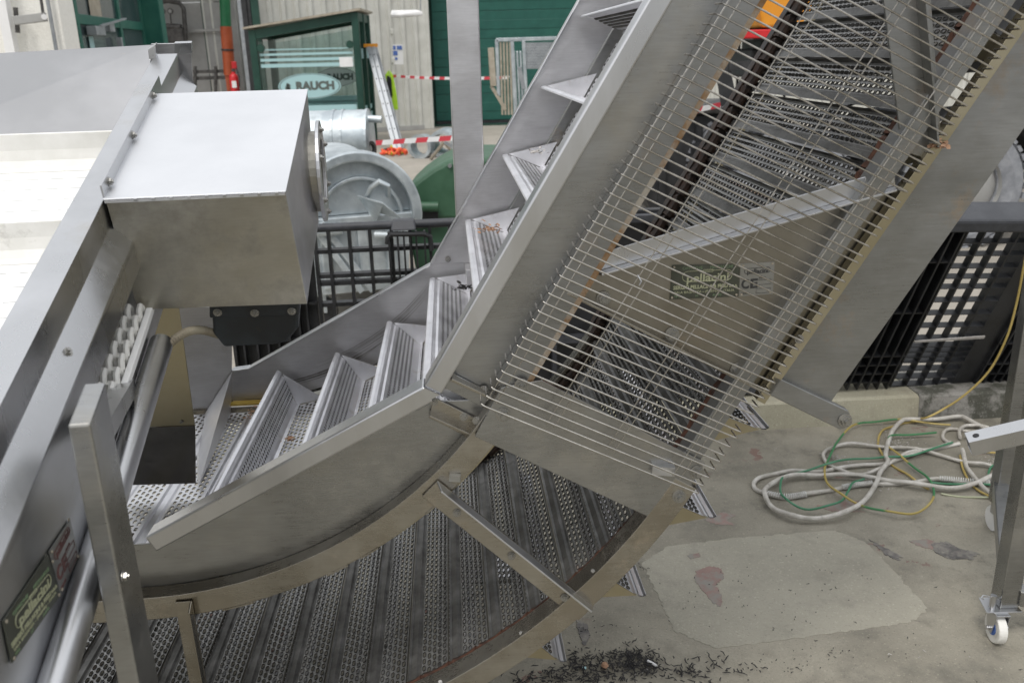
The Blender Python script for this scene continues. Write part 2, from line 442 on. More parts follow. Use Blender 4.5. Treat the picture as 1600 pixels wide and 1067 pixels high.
def text_mesh(body, size, name, m, parent, M, bold=0., sx=1., ext=.0004):
    cu = bpy.data.curves.new(name, 'FONT')
    cu.body = body; cu.size = size; cu.align_x = 'LEFT'; cu.extrude = ext; cu.offset = bold; cu.resolution_u = 3
    t = bpy.data.objects.new('tmp_text', cu); COL.objects.link(t)
    dg = bpy.context.evaluated_depsgraph_get()
    me = bpy.data.meshes.new_from_object(t.evaluated_get(dg))
    bpy.data.objects.remove(t)
    me.name = name
    me.materials.clear(); me.materials.append(m)
    o = put(name, me, parent, M @ Matrix.Diagonal((sx, 1, 1, 1)))
    return o
def text_width(body, size):
    cu = bpy.data.curves.new('tmp', 'FONT'); cu.body = body; cu.size = size
    t = bpy.data.objects.new('tmp_text', cu); COL.objects.link(t)
    bpy.context.view_layer.update()
    wd = t.dimensions.x
    bpy.data.objects.remove(t)
    return max(wd, 1e-4)

# bolt mesh, local z out of the surface
def bolt_mesh(name, r, h, m, washer=True):
    b = MB()
    if washer: b.cyl((0, 0, 0), (0, 0, h*.25), r*1.35, 14)
    b.cyl((0, 0, h*.2), (0, 0, h), r, 6)
    b.cyl((0, 0, h*.9), (0, 0, h*1.5), r*.5, 10)
    me = b.mesh(name, m, smooth=False)
    return me
BOLT_BIG = bolt_mesh('bolt', .0105, .010, STEEL)
BOLT_MID = bolt_mesh('bolt', .0065, .006, STEEL)
BOLT_SM = bolt_mesh('bolt', .0045, .005, STEEL, False)
def bolt(parent, me, p, n):
    n = Vector(n).normalized(); x = n.orthogonal().normalized(); y = n.cross(x)
    return put('bolt', me, parent, frame_mat(x, y, n, Vector(p)))
def perf(mb, x0, nx, cx, y0, ny, cy, sx, sy, z=0., stag=True, th=.0028, M=None, w_tot=None):
    """sheet with rows of rounded slots: nx columns of pitch cx across, ny slots of pitch cy along y"""
    vs, fs, walls = [], [], []
    def V(x, y, zz=z):
        p = Vector((x, y, zz))
        if M is not None: p = M @ p
        vs.append(p); return len(vs)-1
    for i in range(nx):
        off = cy/2 if (stag and i % 2) else 0.
        n = ny-1 if off else ny
        xa, xb = x0+i*cx, x0+(i+1)*cx; xc = (xa+xb)/2
        ya = y0; yb = y0+ny*cy
        if off:
            for a, b in ((ya, ya+off), (yb-off, yb)):
                fs.append((V(xa, a), V(xb, a), V(xb, b), V(xa, b)))
        for j in range(n):
            a = y0+off+j*cy; b = a+cy; yc = (a+b)/2
            hx, hy = sx/2, sy/2; c = hx*.55
            oc = [V(xa, a), V(xb, a), V(xb, b), V(xa, b)]
            hp = [(xc+hx, yc-hy+c), (xc+hx, yc+hy-c), (xc+hx-c, yc+hy), (xc-hx+c, yc+hy), (xc-hx, yc+hy-c), (xc-hx, yc-hy+c), (xc-hx+c, yc-hy), (xc+hx-c, yc-hy)]
            h = [V(*q) for q in hp]
            fs += [(oc[1], oc[2], h[1], h[0]), (oc[2], oc[3], h[3], h[2]), (oc[3], oc[0], h[5], h[4]), (oc[0], oc[1], h[7], h[6]),
                   (oc[2], h[2], h[1]), (oc[3], h[4], h[3]), (oc[0], h[6], h[5]), (oc[1], h[0], h[7])]
            hb = [V(q[0], q[1], z-th) for q in hp]
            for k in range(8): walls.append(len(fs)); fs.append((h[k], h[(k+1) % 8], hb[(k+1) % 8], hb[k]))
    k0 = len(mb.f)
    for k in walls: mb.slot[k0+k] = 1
    mb.add(vs, fs)
    return mb

# ==================================================================== SETTING
def sheet(name, pts, m, z, kind='structure', thick=None):
    b = MB()
    if thick: b.prism([Vector((p[0], p[1], z)) for p in pts], (0, 0, -thick))
    else: b.add([Vector((p[0], p[1], z)) for p in pts], [tuple(range(len(pts)))])
    o = b.build(name, m)
    o['kind'] = kind
    return o
sheet('ground', [(-150, -60), (150, -60), (150, 200), (-150, 200)], CONC, 0)
# the yard behind the kerb: paler concrete
sheet('yard', [(-60, 4.03), (60, 4.03), (60, 120), (-60, 120)], YARD, .004)
# thick pale screed patch on the floor
pp = [(1003, 880), (1045, 853), (1170, 838), (1306, 829), (1352, 847), (1400, 895), (1449, 950), (1424, 972), (1300, 990), (1122, 1013), (1052, 985), (1030, 935)]
pw = []
for i, (x, y) in enumerate(pp):
    a, b = gnd(x, y), gnd(*pp[(i+1) % len(pp)])
    for k in range(16):
        q = a.lerp(b, k/16)
        if k: q += Vector((random.gauss(0, .0030), random.gauss(0, .0030), 0))
        pw.append((q.x, q.y))
sheet('floor_patch', pw, PATCHM, .0014, thick=.003)
def blob(name, px, m, z, jit=.012, n=9):
    pts = []
    for i, (x, y) in enumerate(px):
        a, b = gnd(x, y), gnd(*px[(i+1) % len(px)])
        for k in range(n):
            q = a.lerp(b, k/n)
            if k: q += Vector((random.gauss(0, jit*.22), random.gauss(0, jit*.22), 0))
            pts.append((q.x, q.y))
    return sheet(name, pts, m, z, thick=.003)
blob('worn_paint', [(1086, 893), (1108, 885), (1128, 888), (1130, 905), (1118, 915), (1128, 930), (1126, 948), (1115, 943), (1100, 925), (1086, 908)], REDPAINT, .0026)
blob('worn_paint', [(1073, 868), (1092, 864), (1094, 870), (1080, 874)], REDPAINT, .0026, .006)
blob('worn_paint', [(1100, 812), (1130, 800), (1150, 805), (1136, 813), (1148, 820), (1118, 819)], REDPAINT, .0012)
blob('worn_paint', [(1275, 790), (1310, 785), (1345, 782), (1330, 793), (1352, 800), (1300, 799)], REDPAINT, .0012)
blob('worn_paint', [(1420, 845), (1448, 842), (1475, 850), (1462, 858), (1440, 855)], REDPAINT, .0012)
blob('floor_stain', [(1455, 850), (1478, 846), (1500, 858), (1528, 864), (1520, 874), (1480, 873), (1460, 862)], DARKPAINT, .0022)
blob('floor_stain', [(1357, 842), (1380, 855), (1408, 868), (1405, 876), (1385, 868)], DARKPAINT, .0022)
blob('floor_stain', [(900, 968), (918, 975), (922, 995), (912, 1010), (904, 990)], DARKPAINT, .0022, .008)
# kerb: a cream painted length and a mossy length
ka, kb_ = Vector((-6, 3.28, 0)), Vector((8, 4.22, 0))
kd = (kb_-ka).normalized(); kn = Vector((-kd.y, kd.x, 0))
def kerbpt(x): return ka+kd*((x-ka.x)/kd.x)
def kerb(name, x0, x1, m):
    b = MB(); a, c = kerbpt(x0), kerbpt(x1)
    n = max(2, int((x1-x0)/.25)); st = []
    for i in range(n+1):
        p = a.lerp(c, i/n); j = random.uniform(-.006, .006)
        st.append([p+kn*(j), p+kn*(.012+j)+Vector((0, 0, .118)), p+kn*.03+Vector((0, 0, .128)), p+kn*.34+Vector((0, 0, .13)), p+kn*.34])
    vs = [v for s in st for v in s]; fs = []
    for i in range(n):
        for k in range(4): fs.append((i*5+k, i*5+k+1, i*5+k+6, i*5+k+5))
    fs += [(4, 3, 2, 1, 0), tuple(n*5+k for k in range(5))]
    b.add(vs, fs)
    o = b.build(name, m); o['kind'] = 'structure'; return o
kerb('kerb', -6, 1.895, KERBC)
kerb('kerb', 1.90, 8, KERBD)

# ==================================================================== ELEVATOR CONVEYOR
K = 1.6/1.8
Wd = ray(697, 82); Wd.z = 0; Wd.normalize()
Ud = Vector((Wd.y, -Wd.x, 0)); Zd = Vector((0, 0, 1))
A = R(58.5)
CU, CV = -.74, 1.529                         # centre of the bend, in the machine's own units
TX, TY = math.cos(A), math.sin(A)
def P(u, v, w=0.):
    return Ud*(u*K)+Wd*((1.8+w)*K)+Vector((0, 0, 1.7-(1.7-v)*K))
def E(px, py, w=0.):                         # photo pixel measured onto the machine plane at depth w -> (u, v)
    r = ray(px, py); t = (1.8+w)*K/r.dot(Wd); p = CAMPOS+r*t
    return p.dot(Ud)/K, 1.7-(1.7-p.z)/K
def EP(px, py, w=0.): return P(*E(px, py, w), w)
def SO(s, off, w=0.):                        # along the incline / distance from the bend's centre line
    return P(CU+TX*s+TY*off, CV+TY*s-TX*off, w)
def pt(Rr, st, w=0.):
    k, a = st
    if k == 'arc': return P(CU+Rr*math.sin(a), CV-Rr*math.cos(a), w)
    if k == 'st': return SO(a, Rr, w)
    return P(CU-a, CV-Rr, w)                 # flat, a to the left
def stations(flat, top, n=22, a0=0., a1=A):
    s = []
    if flat: s.append(('flat', flat))
    s += [('arc', a0+(a1-a0)*i/n) for i in range(n+1)]
    if top: s.append(('st', top))
    return s
def sweep(sts, prof):
    b = MB(); n = len(prof); vs = []; fs = []
    for st in sts: vs += [pt(r, st, w) for r, w in prof]
    for i in range(len(sts)-1):
        for k in range(n): fs.append((i*n+k, i*n+(k+1) % n, (i+1)*n+(k+1) % n, (i+1)*n+k))
    fs += [tuple(range(n)), tuple(range((len(sts)-1)*n+n-1, (len(sts)-1)*n-1, -1))]
    return b.add(vs, fs)
def rect(r0, r1, w0, w1): return [(r0, w0), (r1, w0), (r1, w1), (r0, w1)]
EL = thing('elevator_conveyor', 'large stainless swan neck conveyor with perforated flights and wire guard rising to the right', 'conveyor', tuple(P(0, 1.7-1.7/K*1.0, .55)*1) )
TOP = 1.55
def plate(name, pts, w0, th, m, bev=.0008, parent=None, **kw):       # polygon in machine units (u, v)
    return MB().prism([P(u, v, w0) for u, v in pts], Wd*th).build(name, m, parent or EL, bev, **kw)
def pxplate(name, pts, w0, th, m, bev=.0008, parent=None, **kw):
    return plate(name, [E(x, y, w0) for x, y in pts], w0, th, m, bev, parent, **kw)
def uvarc(Rr, a0, a1, n=18):
    return [(CU+Rr*math.sin(a0+(a1-a0)*i/n), CV-Rr*math.cos(a0+(a1-a0)*i/n)) for i in range(n+1)]
def so(s, off): return (CU+TX*s+TY*off, CV+TY*s-TX*off)
near_n = -Wd
# --- near side: trough walls
kink_n = E(670, 605, 0)
lw = [(-1.35, CV-.980)]+uvarc(.980, 0, R(55.5))+[E(678, 628, 0), (-.70, .665), (-1.35, .665)]
plate('side_plate', lw, .004, .005, STEEL)
up = [so(-.035, .968), so(TOP, .966), so(TOP, .83), (kink_n[0]+.012, kink_n[1]-.005)]
plate('side_plate', up, .0035, .005, STEEL)
# folded lip at the lower end of the upper plate, and the lower bolted angle
def ledge(p, q, wout, hh, name='folded_lip', m=RAIL):
    a0, b0 = EP(*p, 0), EP(*q, 0)
    d = (b0-a0).normalized(); dn = Wd.cross(d).normalized()
    if dn.z > 0: dn = -dn
    return MB().prism([a0, b0, b0-Wd*wout, a0-Wd*wout], dn*hh).build(name, m, EL, .001)
ledge((706, 583), (775, 615), .030, .006)
plate('joint_strip', [so(-.075, .855), so(-.075, .967), so(-.037, .967), so(-.037, .855)], -.004, .004, STEEL)
ledge((672, 640), (742, 672), .028, .005)
plate('joint_strip', [so(-.152, .875), so(-.152, .972), so(-.105, .972), so(-.105, .862)], -.006, .006, RAIL)
for px in ((708, 590), (756, 609), (678, 627), (725, 651)):
    bolt(EL, BOLT_MID, EP(*px, -.006), near_n)
bolt(EL, BOLT_MID, EP(745, 657, -.03), near_n)
# --- curved and straight guide rails, both sides
for w0, w1 in ((-.045, .002), (1.085, 1.13)):
    sweep(stations(.75, None, 22), rect(.973, 1.030, w0, w1)).build('guide_rail', RAIL, EL, .0015)
    sweep([('st', .002), ('st', TOP)], rect(.958, 1.018, w0, w1)).build('guide_rail', RUSTY, EL, .0015)
    sweep(stations(.75, None, 26), rect(1.415, 1.472, w0-.012, w1)).build('return_rail', RAIL, EL, .0015)
    sweep([('st', .002), ('st', TOP)], rect(1.405, 1.447, w0, w1)).build('return_rail', RUSTY if w0 < .5 else CHAINM, EL, .0015)
    sweep([('st', .24), ('st', TOP)], rect(1.476, 1.498, w0, w1-.02)).build('edge_strip', CHUTE, EL, .001)
# thin plastic wear strips below the near rails
for r0, r1 in ((1.0305, 1.038), (1.4725, 1.481)):
    sweep(stations(.75, None, 22), rect(r0, r1, -.028, .0)).build('wear_strip', CHUTE, EL)
for px in ((648, 771), (520, 863), (366, 914)):
    bolt(EL, BOLT_SM, EP(px[0], px[1], -.02), Vector((0, 0, 1))*.85-Wd*.3)
for px in ((926, 893), (814, 990), (688, 1066)):
    bolt(EL, BOLT_SM, EP(px[0], px[1], -.045), Vector((0, 0, 1))*.8-Wd*.45)
# weld seams along the lower near edge of the upper rail
for a0, a1 in ((10, 14), (24, 27), (29, 31.5), (39, 42)):
    MB().tube([pt(1.031, ('arc', R(a0+(a1-a0)*i/6)), -.044) for i in range(7)], .0028, 6).build('weld_seam', RAIL, EL)
# --- top flanges of the near trough wall
def flange(p, q, hh, w0, w1, name='top_flange', m=STEELB):
    (u0, v0), (u1, v1) = p, q
    d = Vector((u1-u0, v1-v0)).normalized(); n = Vector((d.y, -d.x))
    if n.y > 0: n = -n
    n *= hh
    return plate(name, [p, q, (u1+n.x, v1+n.y), (u0+n.x, v0+n.y)], w0, (w1-w0)*K, m, .004)
fl0, fl1 = E(226, 840, -.03), E(662, 603, -.03)
flange(fl0, fl1, .042, -.03, .028)
fu1 = (fl1[0]+TX*1.45, fl1[1]+TY*1.45)
flange((fl1[0]+.001, fl1[1]+.0005), fu1, .042, -.032, .026)
# mitre cap where the two flanges meet
b = MB().prism([EP(663, 606, -.034), EP(687, 617, -.034), EP(668, 627, -.034), EP(655, 613, -.034)], Wd*.004)
b.build('flange_joint', STEELB, EL)
# --- far trough wall
kf = E(672, 412, 1.1); ff = E(390, 573, 1.1); ff0 = E(362, 577, 1.1)
fw = [(-.81, CV-.955), (CU, CV-.955)]+uvarc(.955, R(1), A)[0:]+[kf, ff, ff0]
plate('far_side_plate', fw, 1.1, .005, STEELC)
fue = (kf[0]+TX*1.45, kf[1]+TY*1.45)
plate('far_side_plate', [(kf[0]+.004, kf[1]), fue, so(TOP, .955), so(.002, .955)], 1.096, .004, STEELC)
flange(kf, fue, .006, 1.085, 1.125, 'far_flange')
flange(ff, kf, .006, 1.085, 1.125, 'far_flange')
flange(ff0, ff, .006, 1.085, 1.125, 'far_flange')
for px in ((700, 405), (361, 628)):
    bolt(EL, BOLT_MID, EP(*px, 1.09), near_n)
# welded scratch lines of the far wall: thin dark scrape marks
# --- tail panels at the low end of the trough
pxplate('tail_panel', [(276, 480), (362, 480), (362, 578), (306, 666)], 1.09, .006, STEELC)
t0, t1 = EP(306, 664, 1.085), EP(361, 579, 1.085)
bz = P(0, CV-.962).z
b0, b1 = gnd(309, 756, bz+.004), EP(359, 652, 1.085)
MB().prism([t0, t1, b1, b0], Ud*.004).build('tail_panel', STEELC, EL)
plate('sealing_strip', [(-.80, .577), (-.655, .577), (-.655, .570), (-.80, .570)], 1.06, .03, YFOAM)

# --- belt: slats, flights, chains
PITCH, WB0, WB1 = .2415*K, .035*K, 1.065*K
LEN = WB1-WB0
def upper_pos(a):                            # a = arc length (machine units) from the end of the bend
    rr = .985
    if a >= 0: return ('st', a), A
    ph = A+a/rr
    if ph >= 0: return ('arc', ph), ph
    return ('flat', -ph*rr), 0.
def belt_frame(st, ph, rr, ret):
    t = (Ud*math.cos(ph)+Zd*math.sin(ph)); n = (-Ud*math.sin(ph)+Zd*math.cos(ph))
    if ret: t, n = -t, -n
    return frame_mat(t, Wd, n if True else n, pt(rr, st, .035))
# in a slat's frame x is the direction of travel, y runs along the slat, z points out of the belt
NY = 38
cy = LEN/NY
def slat_mesh(name, m, grime):
    b = MB()
    w_ = PITCH/2
    cx = .0133; x0 = -w_/2+.010
    perf(b, x0, 5, cx, 0, NY, cy, .0074, cy*.66)
    xe = x0+5*cx
    # plain margins with a shallow rolled edge and a raised rib
    def strip(x_a, z_a, x_b, z_b):
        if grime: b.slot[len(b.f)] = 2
        b.add([(x_a, 0, z_a), (x_b, 0, z_b), (x_b, LEN, z_b), (x_a, LEN, z_a)], [(0, 1, 2, 3)])
    strip(-w_/2+.003, -.012, -w_/2+.005, -.001); strip(-w_/2+.005, -.001, x0, 0)
    strip(xe, 0, xe+.006, 0); strip(xe+.006, 0, xe+.010, -.006); strip(xe+.010, -.006, w_/2-.006, -.006); strip(w_/2-.006, -.006, w_/2-.002, -.011)
    me = b.mesh(name, [m, HOLEWALL, GRIMES], smooth=False)
    return me
SLAT_T = slat_mesh('slat', STEELF, False)
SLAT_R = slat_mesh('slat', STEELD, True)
FH = .122
def flight_mesh(m):
    b = MB()
    Mx = Matrix(((0, 0, 1, 0), (0, 1, 0, 0), (1, 0, 0, 0), (0, 0, 0, 1)))   # sheet standing up: local x -> z
    lean = Matrix.Rotation(R(-7), 4, 'Y')
    M = lean @ Mx
    ny = 56; c = LEN/ny
    perf(b, .022, 5, .0135, 0, ny, c, .0078, c*.60, M=M, stag=False)
    def strip(pts):
        for (xa, za), (xb, zb) in zip(pts, pts[1:]):
            q = [lean @ Vector((xa, 0, za)), lean @ Vector((xb, 0, zb)), lean @ Vector((xb, LEN, zb)), lean @ Vector((xa, LEN, za))]
            b.add(q, [(0, 1, 2, 3)])
    z1 = .022+5*.0135
    strip([(.012, .001), (.003, .004), (0, .012), (0, .022)])
    strip([(0, z1), (0, z1+.006), (-.003, z1+.011), (-.0035, z1+.017), (-.001, z1+.022), (-.004, z1+.029), (-.009, z1+.0335), (-.0125, z1+.0335)])
    strip([(-.0125, z1+.0335), (-.0125, z1+.031), (-.007, z1+.0295), (-.003, z1+.021)])
    me = b.mesh('flight', [m, HOLEWALL], smooth=False)
    return me
FL_T = flight_mesh(STEELF)
def gusset_mesh(m, y):
    b = MB()
    b.prism([(.002, y, .002), (-.012, y, .106), (.085, y, .004)], (0, .0025, 0))
    return b.mesh('gusset', m, smooth=False)
GUS_N, GUS_F = gusset_mesh(STEELF, .001), gusset_mesh(STEELF, LEN-.004)
GUS_RN = gusset_mesh(CHUTE, .001)
SAME_R = 1.462
def put_flight(M, far_only=False, ret=False):
    f = put('flight', FL_T, EL, M)
    I = Matrix.Identity(4)
    put('gusset', GUS_F, f, I, True); put('gusset', GUS_RN if ret else GUS_N, f, I, True)
FLU = [.135+.2415*k for k in range(-7, 7)]
for a in FLU:
    st, ph = upper_pos(a)
    if a > -1.0: put_flight(belt_frame(st, ph, .983, False))
    for d in (.02, .02+.12075):
        st, ph = upper_pos(a+d+.03)
        put('slat', SLAT_T, EL, belt_frame(st, ph, .985, False))
def ret_pos(a):
    if a >= 0: return ('st', a), A
    ph = A+a/SAME_R
    if ph >= 0: return ('arc', ph), ph
    return ('flat', -ph*SAME_R), 0.
RA = [.155+.2415*k for k in range(-12, 7)]
for a in RA:
    st, ph = ret_pos(a)
    rr = SAME_R if a < 0 else 1.44
    put_flight(belt_frame(st, ph, rr+.008, True), ret=True)
    for d in (-.03, .09075):
        st, ph = ret_pos(a+d)
        rr = SAME_R if a+d < 0 else 1.44
        put('slat', SLAT_R, EL, belt_frame(st, ph, rr, True))
# roller chains of the return run (near and far edge of the belt)
for w0 in (.022, 1.072):
    b = MB()
    sts = [('flat', .7)]+[('arc', A*i/20) for i in range(21)]
    for i in range(len(sts)-1):
        b.tube([pt(1.445, sts[i], w0), pt(1.445, sts[i+1], w0)], .006, 6)
    b.tube([pt(1.425, ('st', 0), w0), pt(1.425, ('st', TOP), w0)], .006, 6)
    ch = b.build('roller_chain', CHAINM if w0 > .5 else REDOX, EL)
    lk = MB()
    for sgn in (-1, 1):
        lk.tube([(-.030, sgn*.009, 0), (-.015, sgn*.009, 0), (.015, sgn*.009, 0), (.030, sgn*.009, 0)], .01, 8, radii=[.016, .013, .013, .016])
    lk.cyl((-.030, -.014, 0), (-.030, .014, 0), .013, 12)
    lme = lk.mesh('chain_link', CHAINM if w0 > .5 else REDOX)
    for i in range(-12, 24):
        a = i*.0805
        st, ph = ret_pos(a)
        rr = 1.445 if a < 0 else 1.425
        M = belt_frame(st, ph, rr, True); M.translation = pt(rr, st, w0)
        put('chain_link', lme, ch, Matrix.Translation(-WL[EL]) @ M, True)
# --- radial brackets between the two curved rails
def angle_bar(name, p, q, wleg, hleg, w0, m=STEELB, flip=1):
    a, c = P(*p, w0), P(*q, w0)
    d = (c-a).normalized(); s = Wd.cross(d).normalized()*flip
    b = MB()
    b.prism([a, c, c+s*wleg, a+s*wleg], Wd*.004)
    f = b.build(name, RAIL, EL, .001)
    MB().prism([a-Wd*.0005, c-Wd*.0005, c-Wd*hleg-d*.012, a-Wd*hleg+d*.012], s*.004).build('bracket_flange', m, f, .001)
    return f
angle_bar('bracket', E(684, 750, -.05), E(928, 946, -.05), +.046, .030, -.052, STEELB, 1)
angle_bar('bracket', E(300, 938, -.05), E(328, 1095, -.05), +.034, .022, -.052, RAIL, 1)
for px in ((714, 801), (799, 868), (882, 933)): bolt(EL, BOLT_MID, EP(*px, -.053), near_n)
# --- plates beside the guard
GP = pxplate('end_plate', [(742, 682), (783, 606), (846, 594), (1056, 700), (1102, 723), (1041, 820)], -.056, .006, STEEL, label='flat steel plate with four hex nuts under the lowest guard wires')
for px in ((786, 648), (815, 602), (1061, 775), (1089, 737)): bolt(EL, BOLT_BIG, EP(*px, -.057), near_n)
def block(px, w0, sx, sy, sz, m, name='stop_block'):
    c = EP(*px, w0)
    b = MB(); b.box((0, 0, 0), sx, sz, sy)
    o = b.mesh(name, m)
    return put(name, o, EL, Matrix.Translation(c) @ Matrix.Rotation(-.06, 4, 'Z') @ Matrix.Rotation(R(4), 4, 'Y'))
block((1036, 733), -.066, .044, .018, .020, STEELB)
block((711, 746), -.052, .022, .012, .012, PLATES, 'stop_block')
NP = pxplate('upper_plate', [(884, 452), (1196, 612), (1412, 296), (920, 424)], -.012, .005, STAINP, label='steel cover plate carrying the two nameplates behind the wires')
a0, b0_ = EP(884, 450, -.012), EP(1196, 607, -.012)
d = (b0_-a0).normalized(); dn = Wd.cross(d).normalized(); dn = dn if dn.z < 0 else -dn
MB().prism([a0, b0_, b0_-Wd*.03, a0-Wd*.03], dn*.005).build('folded_lip', RAIL, EL, .001)
for px in ((943, 466), (1050, 522), (1152, 577)): bolt(EL, BOLT_BIG, EP(*px, -.014), near_n)
def channel(name, p, q, wd_, w0, m):
    (u0, v0), (u1, v1) = p, q
    a, c = P(u0, v0, w0), P(u1, v1, w0)
    d = (c-a).normalized(); s = Wd.cross(d).normalized()
    if s.z > 0: s = -s
    b = MB()
    b.prism([a, c, c+s*wd_, a+s*wd_], Wd*.004)
    b.prism([a+s*wd_, c+s*wd_, c+s*wd_-Wd*.026-d*.01, a+s*wd_-Wd*.026+d*.01], s*.004)
    return b.build(name, m, EL, .001)
channel('diagonal_brace', E(922, 400, -.02), E(1396, 264, -.02), .032, -.02, STEELB)
b = MB().prism([EP(x, y, -.03) for x, y in ((1376, -40), (1452, -40), (1472, 236), (1440, 246), (1410, 236))], Wd*.006)
a, c = EP(1428, -40, -.03), EP(1452, 228, -.03)
b.prism([a, c, c-Wd*.03, a-Wd*.03], Ud*.004)
b.build('diagonal_brace', RUSTY, EL, .001)
# large guard plate along the outer side of the return run, with its foot bar
plate('outer_plate', [so(.27, 1.5), so(TOP, 1.5), so(TOP, 1.632), so(.29, 1.642)], -.02, .006, RUSTY)
MB().beam(SO(.27, 1.60, .01), SO(TOP, 1.60, .01), .003, .003).build('hem', RUSTL, EL)
sweep([('st', .02), ('st', TOP)], rect(1.0185, 1.0215, -.046, -.030)).build('rust_edge', RUSTL, EL)
sweep([('st', .02), ('st', TOP)], rect(1.010, 1.0185, -.0458, -.0452)).build('rust_edge', RUSTL, EL)
for rr_, a0, a1, w_ in ((.868, 16, 50, .0012), (.874, 20, 51, .0016), (.880, 14, 50, .0010), (.886, 22, 49, .0014), (.893, 30, 47, .0010), (.905, 6, 30, .003), (.912, 8, 34, .004), (.92, 12, 30, .002)):
    b = MB(); n_ = 14; vs = []
    for i in range(n_+1):
        ph = ('arc', R(a0+(a1-a0)*i/n_)); hw = w_*math.sin(math.pi*min(.97, max(.03, i/n_))); rw = rr_-.012*(i/n_)**2
        vs += [pt(rw-hw, ph, 1.0985), pt(rw+hw, ph, 1.0985)]
    b.add(vs, [(2*i, 2*i+1, 2*i+3, 2*i+2) for i in range(n_)])
    b.build('scrape_mark', SCRAPE, EL)
fb = [so(.262, 1.478), so(.305, 1.478), so(.318, 1.675), so(.306, 1.694), so(.285, 1.697), so(.272, 1.685)]
plate('foot_bar', fb, -.045, .022, RUSTY, .002)
bolt(EL, BOLT_BIG, SO(.296, 1.68, -.046), near_n)
bolt(EL, BOLT_MID, SO(.40, 1.476, -.046), near_n)
# rust coloured bird-nest like debris caught behind a brace
def leaf_clump(name, label, c, r, n, m, size, flat=.5, parent=None, cat=None):
    b = MB()
    for i in range(n):
        p = Vector((random.gauss(0, r), random.gauss(0, r), abs(random.gauss(0, r*flat))))+Vector(c)
        q = Matrix.Rotation(random.uniform(0, 6.3), 3, 'Z') @ Matrix.Rotation(random.uniform(-1, 1), 3, 'X') @ Matrix.Rotation(random.uniform(-.5, .5), 3, 'Y')
        s = size*random.uniform(.5, 1.3)
        vs = [q @ Vector(v)+p for v in ((-s, 0, 0), (-s*.3, -s*.45, s*.15), (s*.6, -s*.3, s*.3), (s, 0, .1*s), (s*.5, s*.35, s*.25), (-s*.4, s*.4, .1*s))]
        b.add(vs, [(0, 1, 5), (1, 2, 4, 5), (2, 3, 4)])
    o = b.build(name, m, parent)
    if parent is None: tag(o, label, cat, kind='stuff')
    return o
leaf_clump('leaf_debris', 'dry brown leaf debris caught on the guard at the upper right brace', EP(1465, 232, -.05), .008, 30, LEAF, .008, 1, None, 'debris')
leaf_clump('leaf_debris', 'small brown dead leaves on the belt between the first two flights', EP(452, 690, .35), .008, 7, LEAF, .012, .5, None, 'debris')
leaf_clump('leaf_debris', 'dry leaf bits lying in the pocket of the fifth flight', EP(768, 362, .8), .02, 40, LEAF, .008, .5, None, 'debris')
leaf_clump('leaf_debris', 'dark leaf bits in the pocket of the fourth flight', EP(722, 452, .8), .012, 26, LITTER, .008, .5, None, 'debris')
leaf_clump('leaf_debris', 'pale crumbs in the pocket of the sixth flight', EP(838, 240, .8), .012, 22, DUSTM, .008, .5, None, 'debris')
leaf_clump('leaf_debris', 'crumbs and dry scraps at the tail end of the belt by the yellow strip', EP(395, 648, 1.0), .02, 22, LEAF, .007, .3, None, 'debris')
leaf_clump('dust_clump', 'pale grey dust clump lying on the lower return belt', EP(600, 1012, .33), .010, 50, DUSTM, .007, .4, None, 'debris')

# --- wire guard
guard_b = MB()
WG = -.09
for off in (.948, .968, 1.085, 1.103, 1.229, 1.247, 1.392, 1.410):
    guard_b.tube([SO(-.03+(off-.95)*.09, off, WG+.004), SO(1.45, off, WG+.004)], .0011, 6)
guard = guard_b.build('wire_guard', WIRE, EL)
wb = MB()
def wire_pts(s):
    l0 = SO(s, .943, WG); r0 = SO(s+.046, 1.468, WG)
    return [l0+Wd*.05+Zd*.002, l0+Wd*.008-(r0-l0).normalized()*.001, l0+Wd*.002+(r0-l0).normalized()*.002, l0+(r0-l0).normalized()*.008, r0-(r0-l0).normalized()*.008,
            r0+Wd*.002-(r0-l0).normalized()*.002, r0+Wd*.010-(r0-l0).normalized()*.001, r0+Wd*.04]
s0 = -.043
w0p = wire_pts(s0)
wme = MB().tube([p-w0p[0] for p in w0p], .0017, 7).mesh('wire', WIRE)
for i in range(68):
    p = wire_pts(s0+.0211*i)[0]
    o = put('wire', wme, guard, Matrix.Translation(p-WL[EL]) @ Matrix.Rotation(random.uniform(-.006, .006), 4, Wd), True)
# cut wire tie on the guard
MB().tube([EP(996, 430, -.1), EP(1002, 440, -.105), EP(999, 446, -.12)], .0014, 6).build('wire_tie', STEELB, EL)

# --- maker's plates on the upper cover plate
def nameplate(parent, corners, mplate, name, th=.0015, rivets=None):
    """corners: bottom-left, bottom-right, top-right, top-left in the world; returns a frame whose unit square is the plate"""
    bl, br, tr, tl = [Vector(c) for c in corners]
    nrm = (br-bl).cross(tl-bl).normalized()
    if nrm.dot(CAMPOS-bl) < 0: nrm = -nrm
    o = MB().prism([c+nrm*th for c in (bl, br, tr, tl)], -nrm*th).build(name, mplate, parent)
    ex = br-bl; ey = tl-bl
    M = frame_mat(ex.normalized(), ey.normalized(), nrm, bl+nrm*(th+.0003))
    rv = MB(); rv.cyl((0, 0, 0), (0, 0, .0016), .0022, 8)
    rme = rv.mesh('rivet', TRIPOD)
    return o, M, ex.length, ey.length, rme
def rivets(o, M, L_, H_, me, parent_third, pts):
    for x, y in pts:
        put('rivet', me, o, Matrix.Translation(-WL[o]) @ M @ Matrix.Translation((x*L_, y*H_, 0)), True)
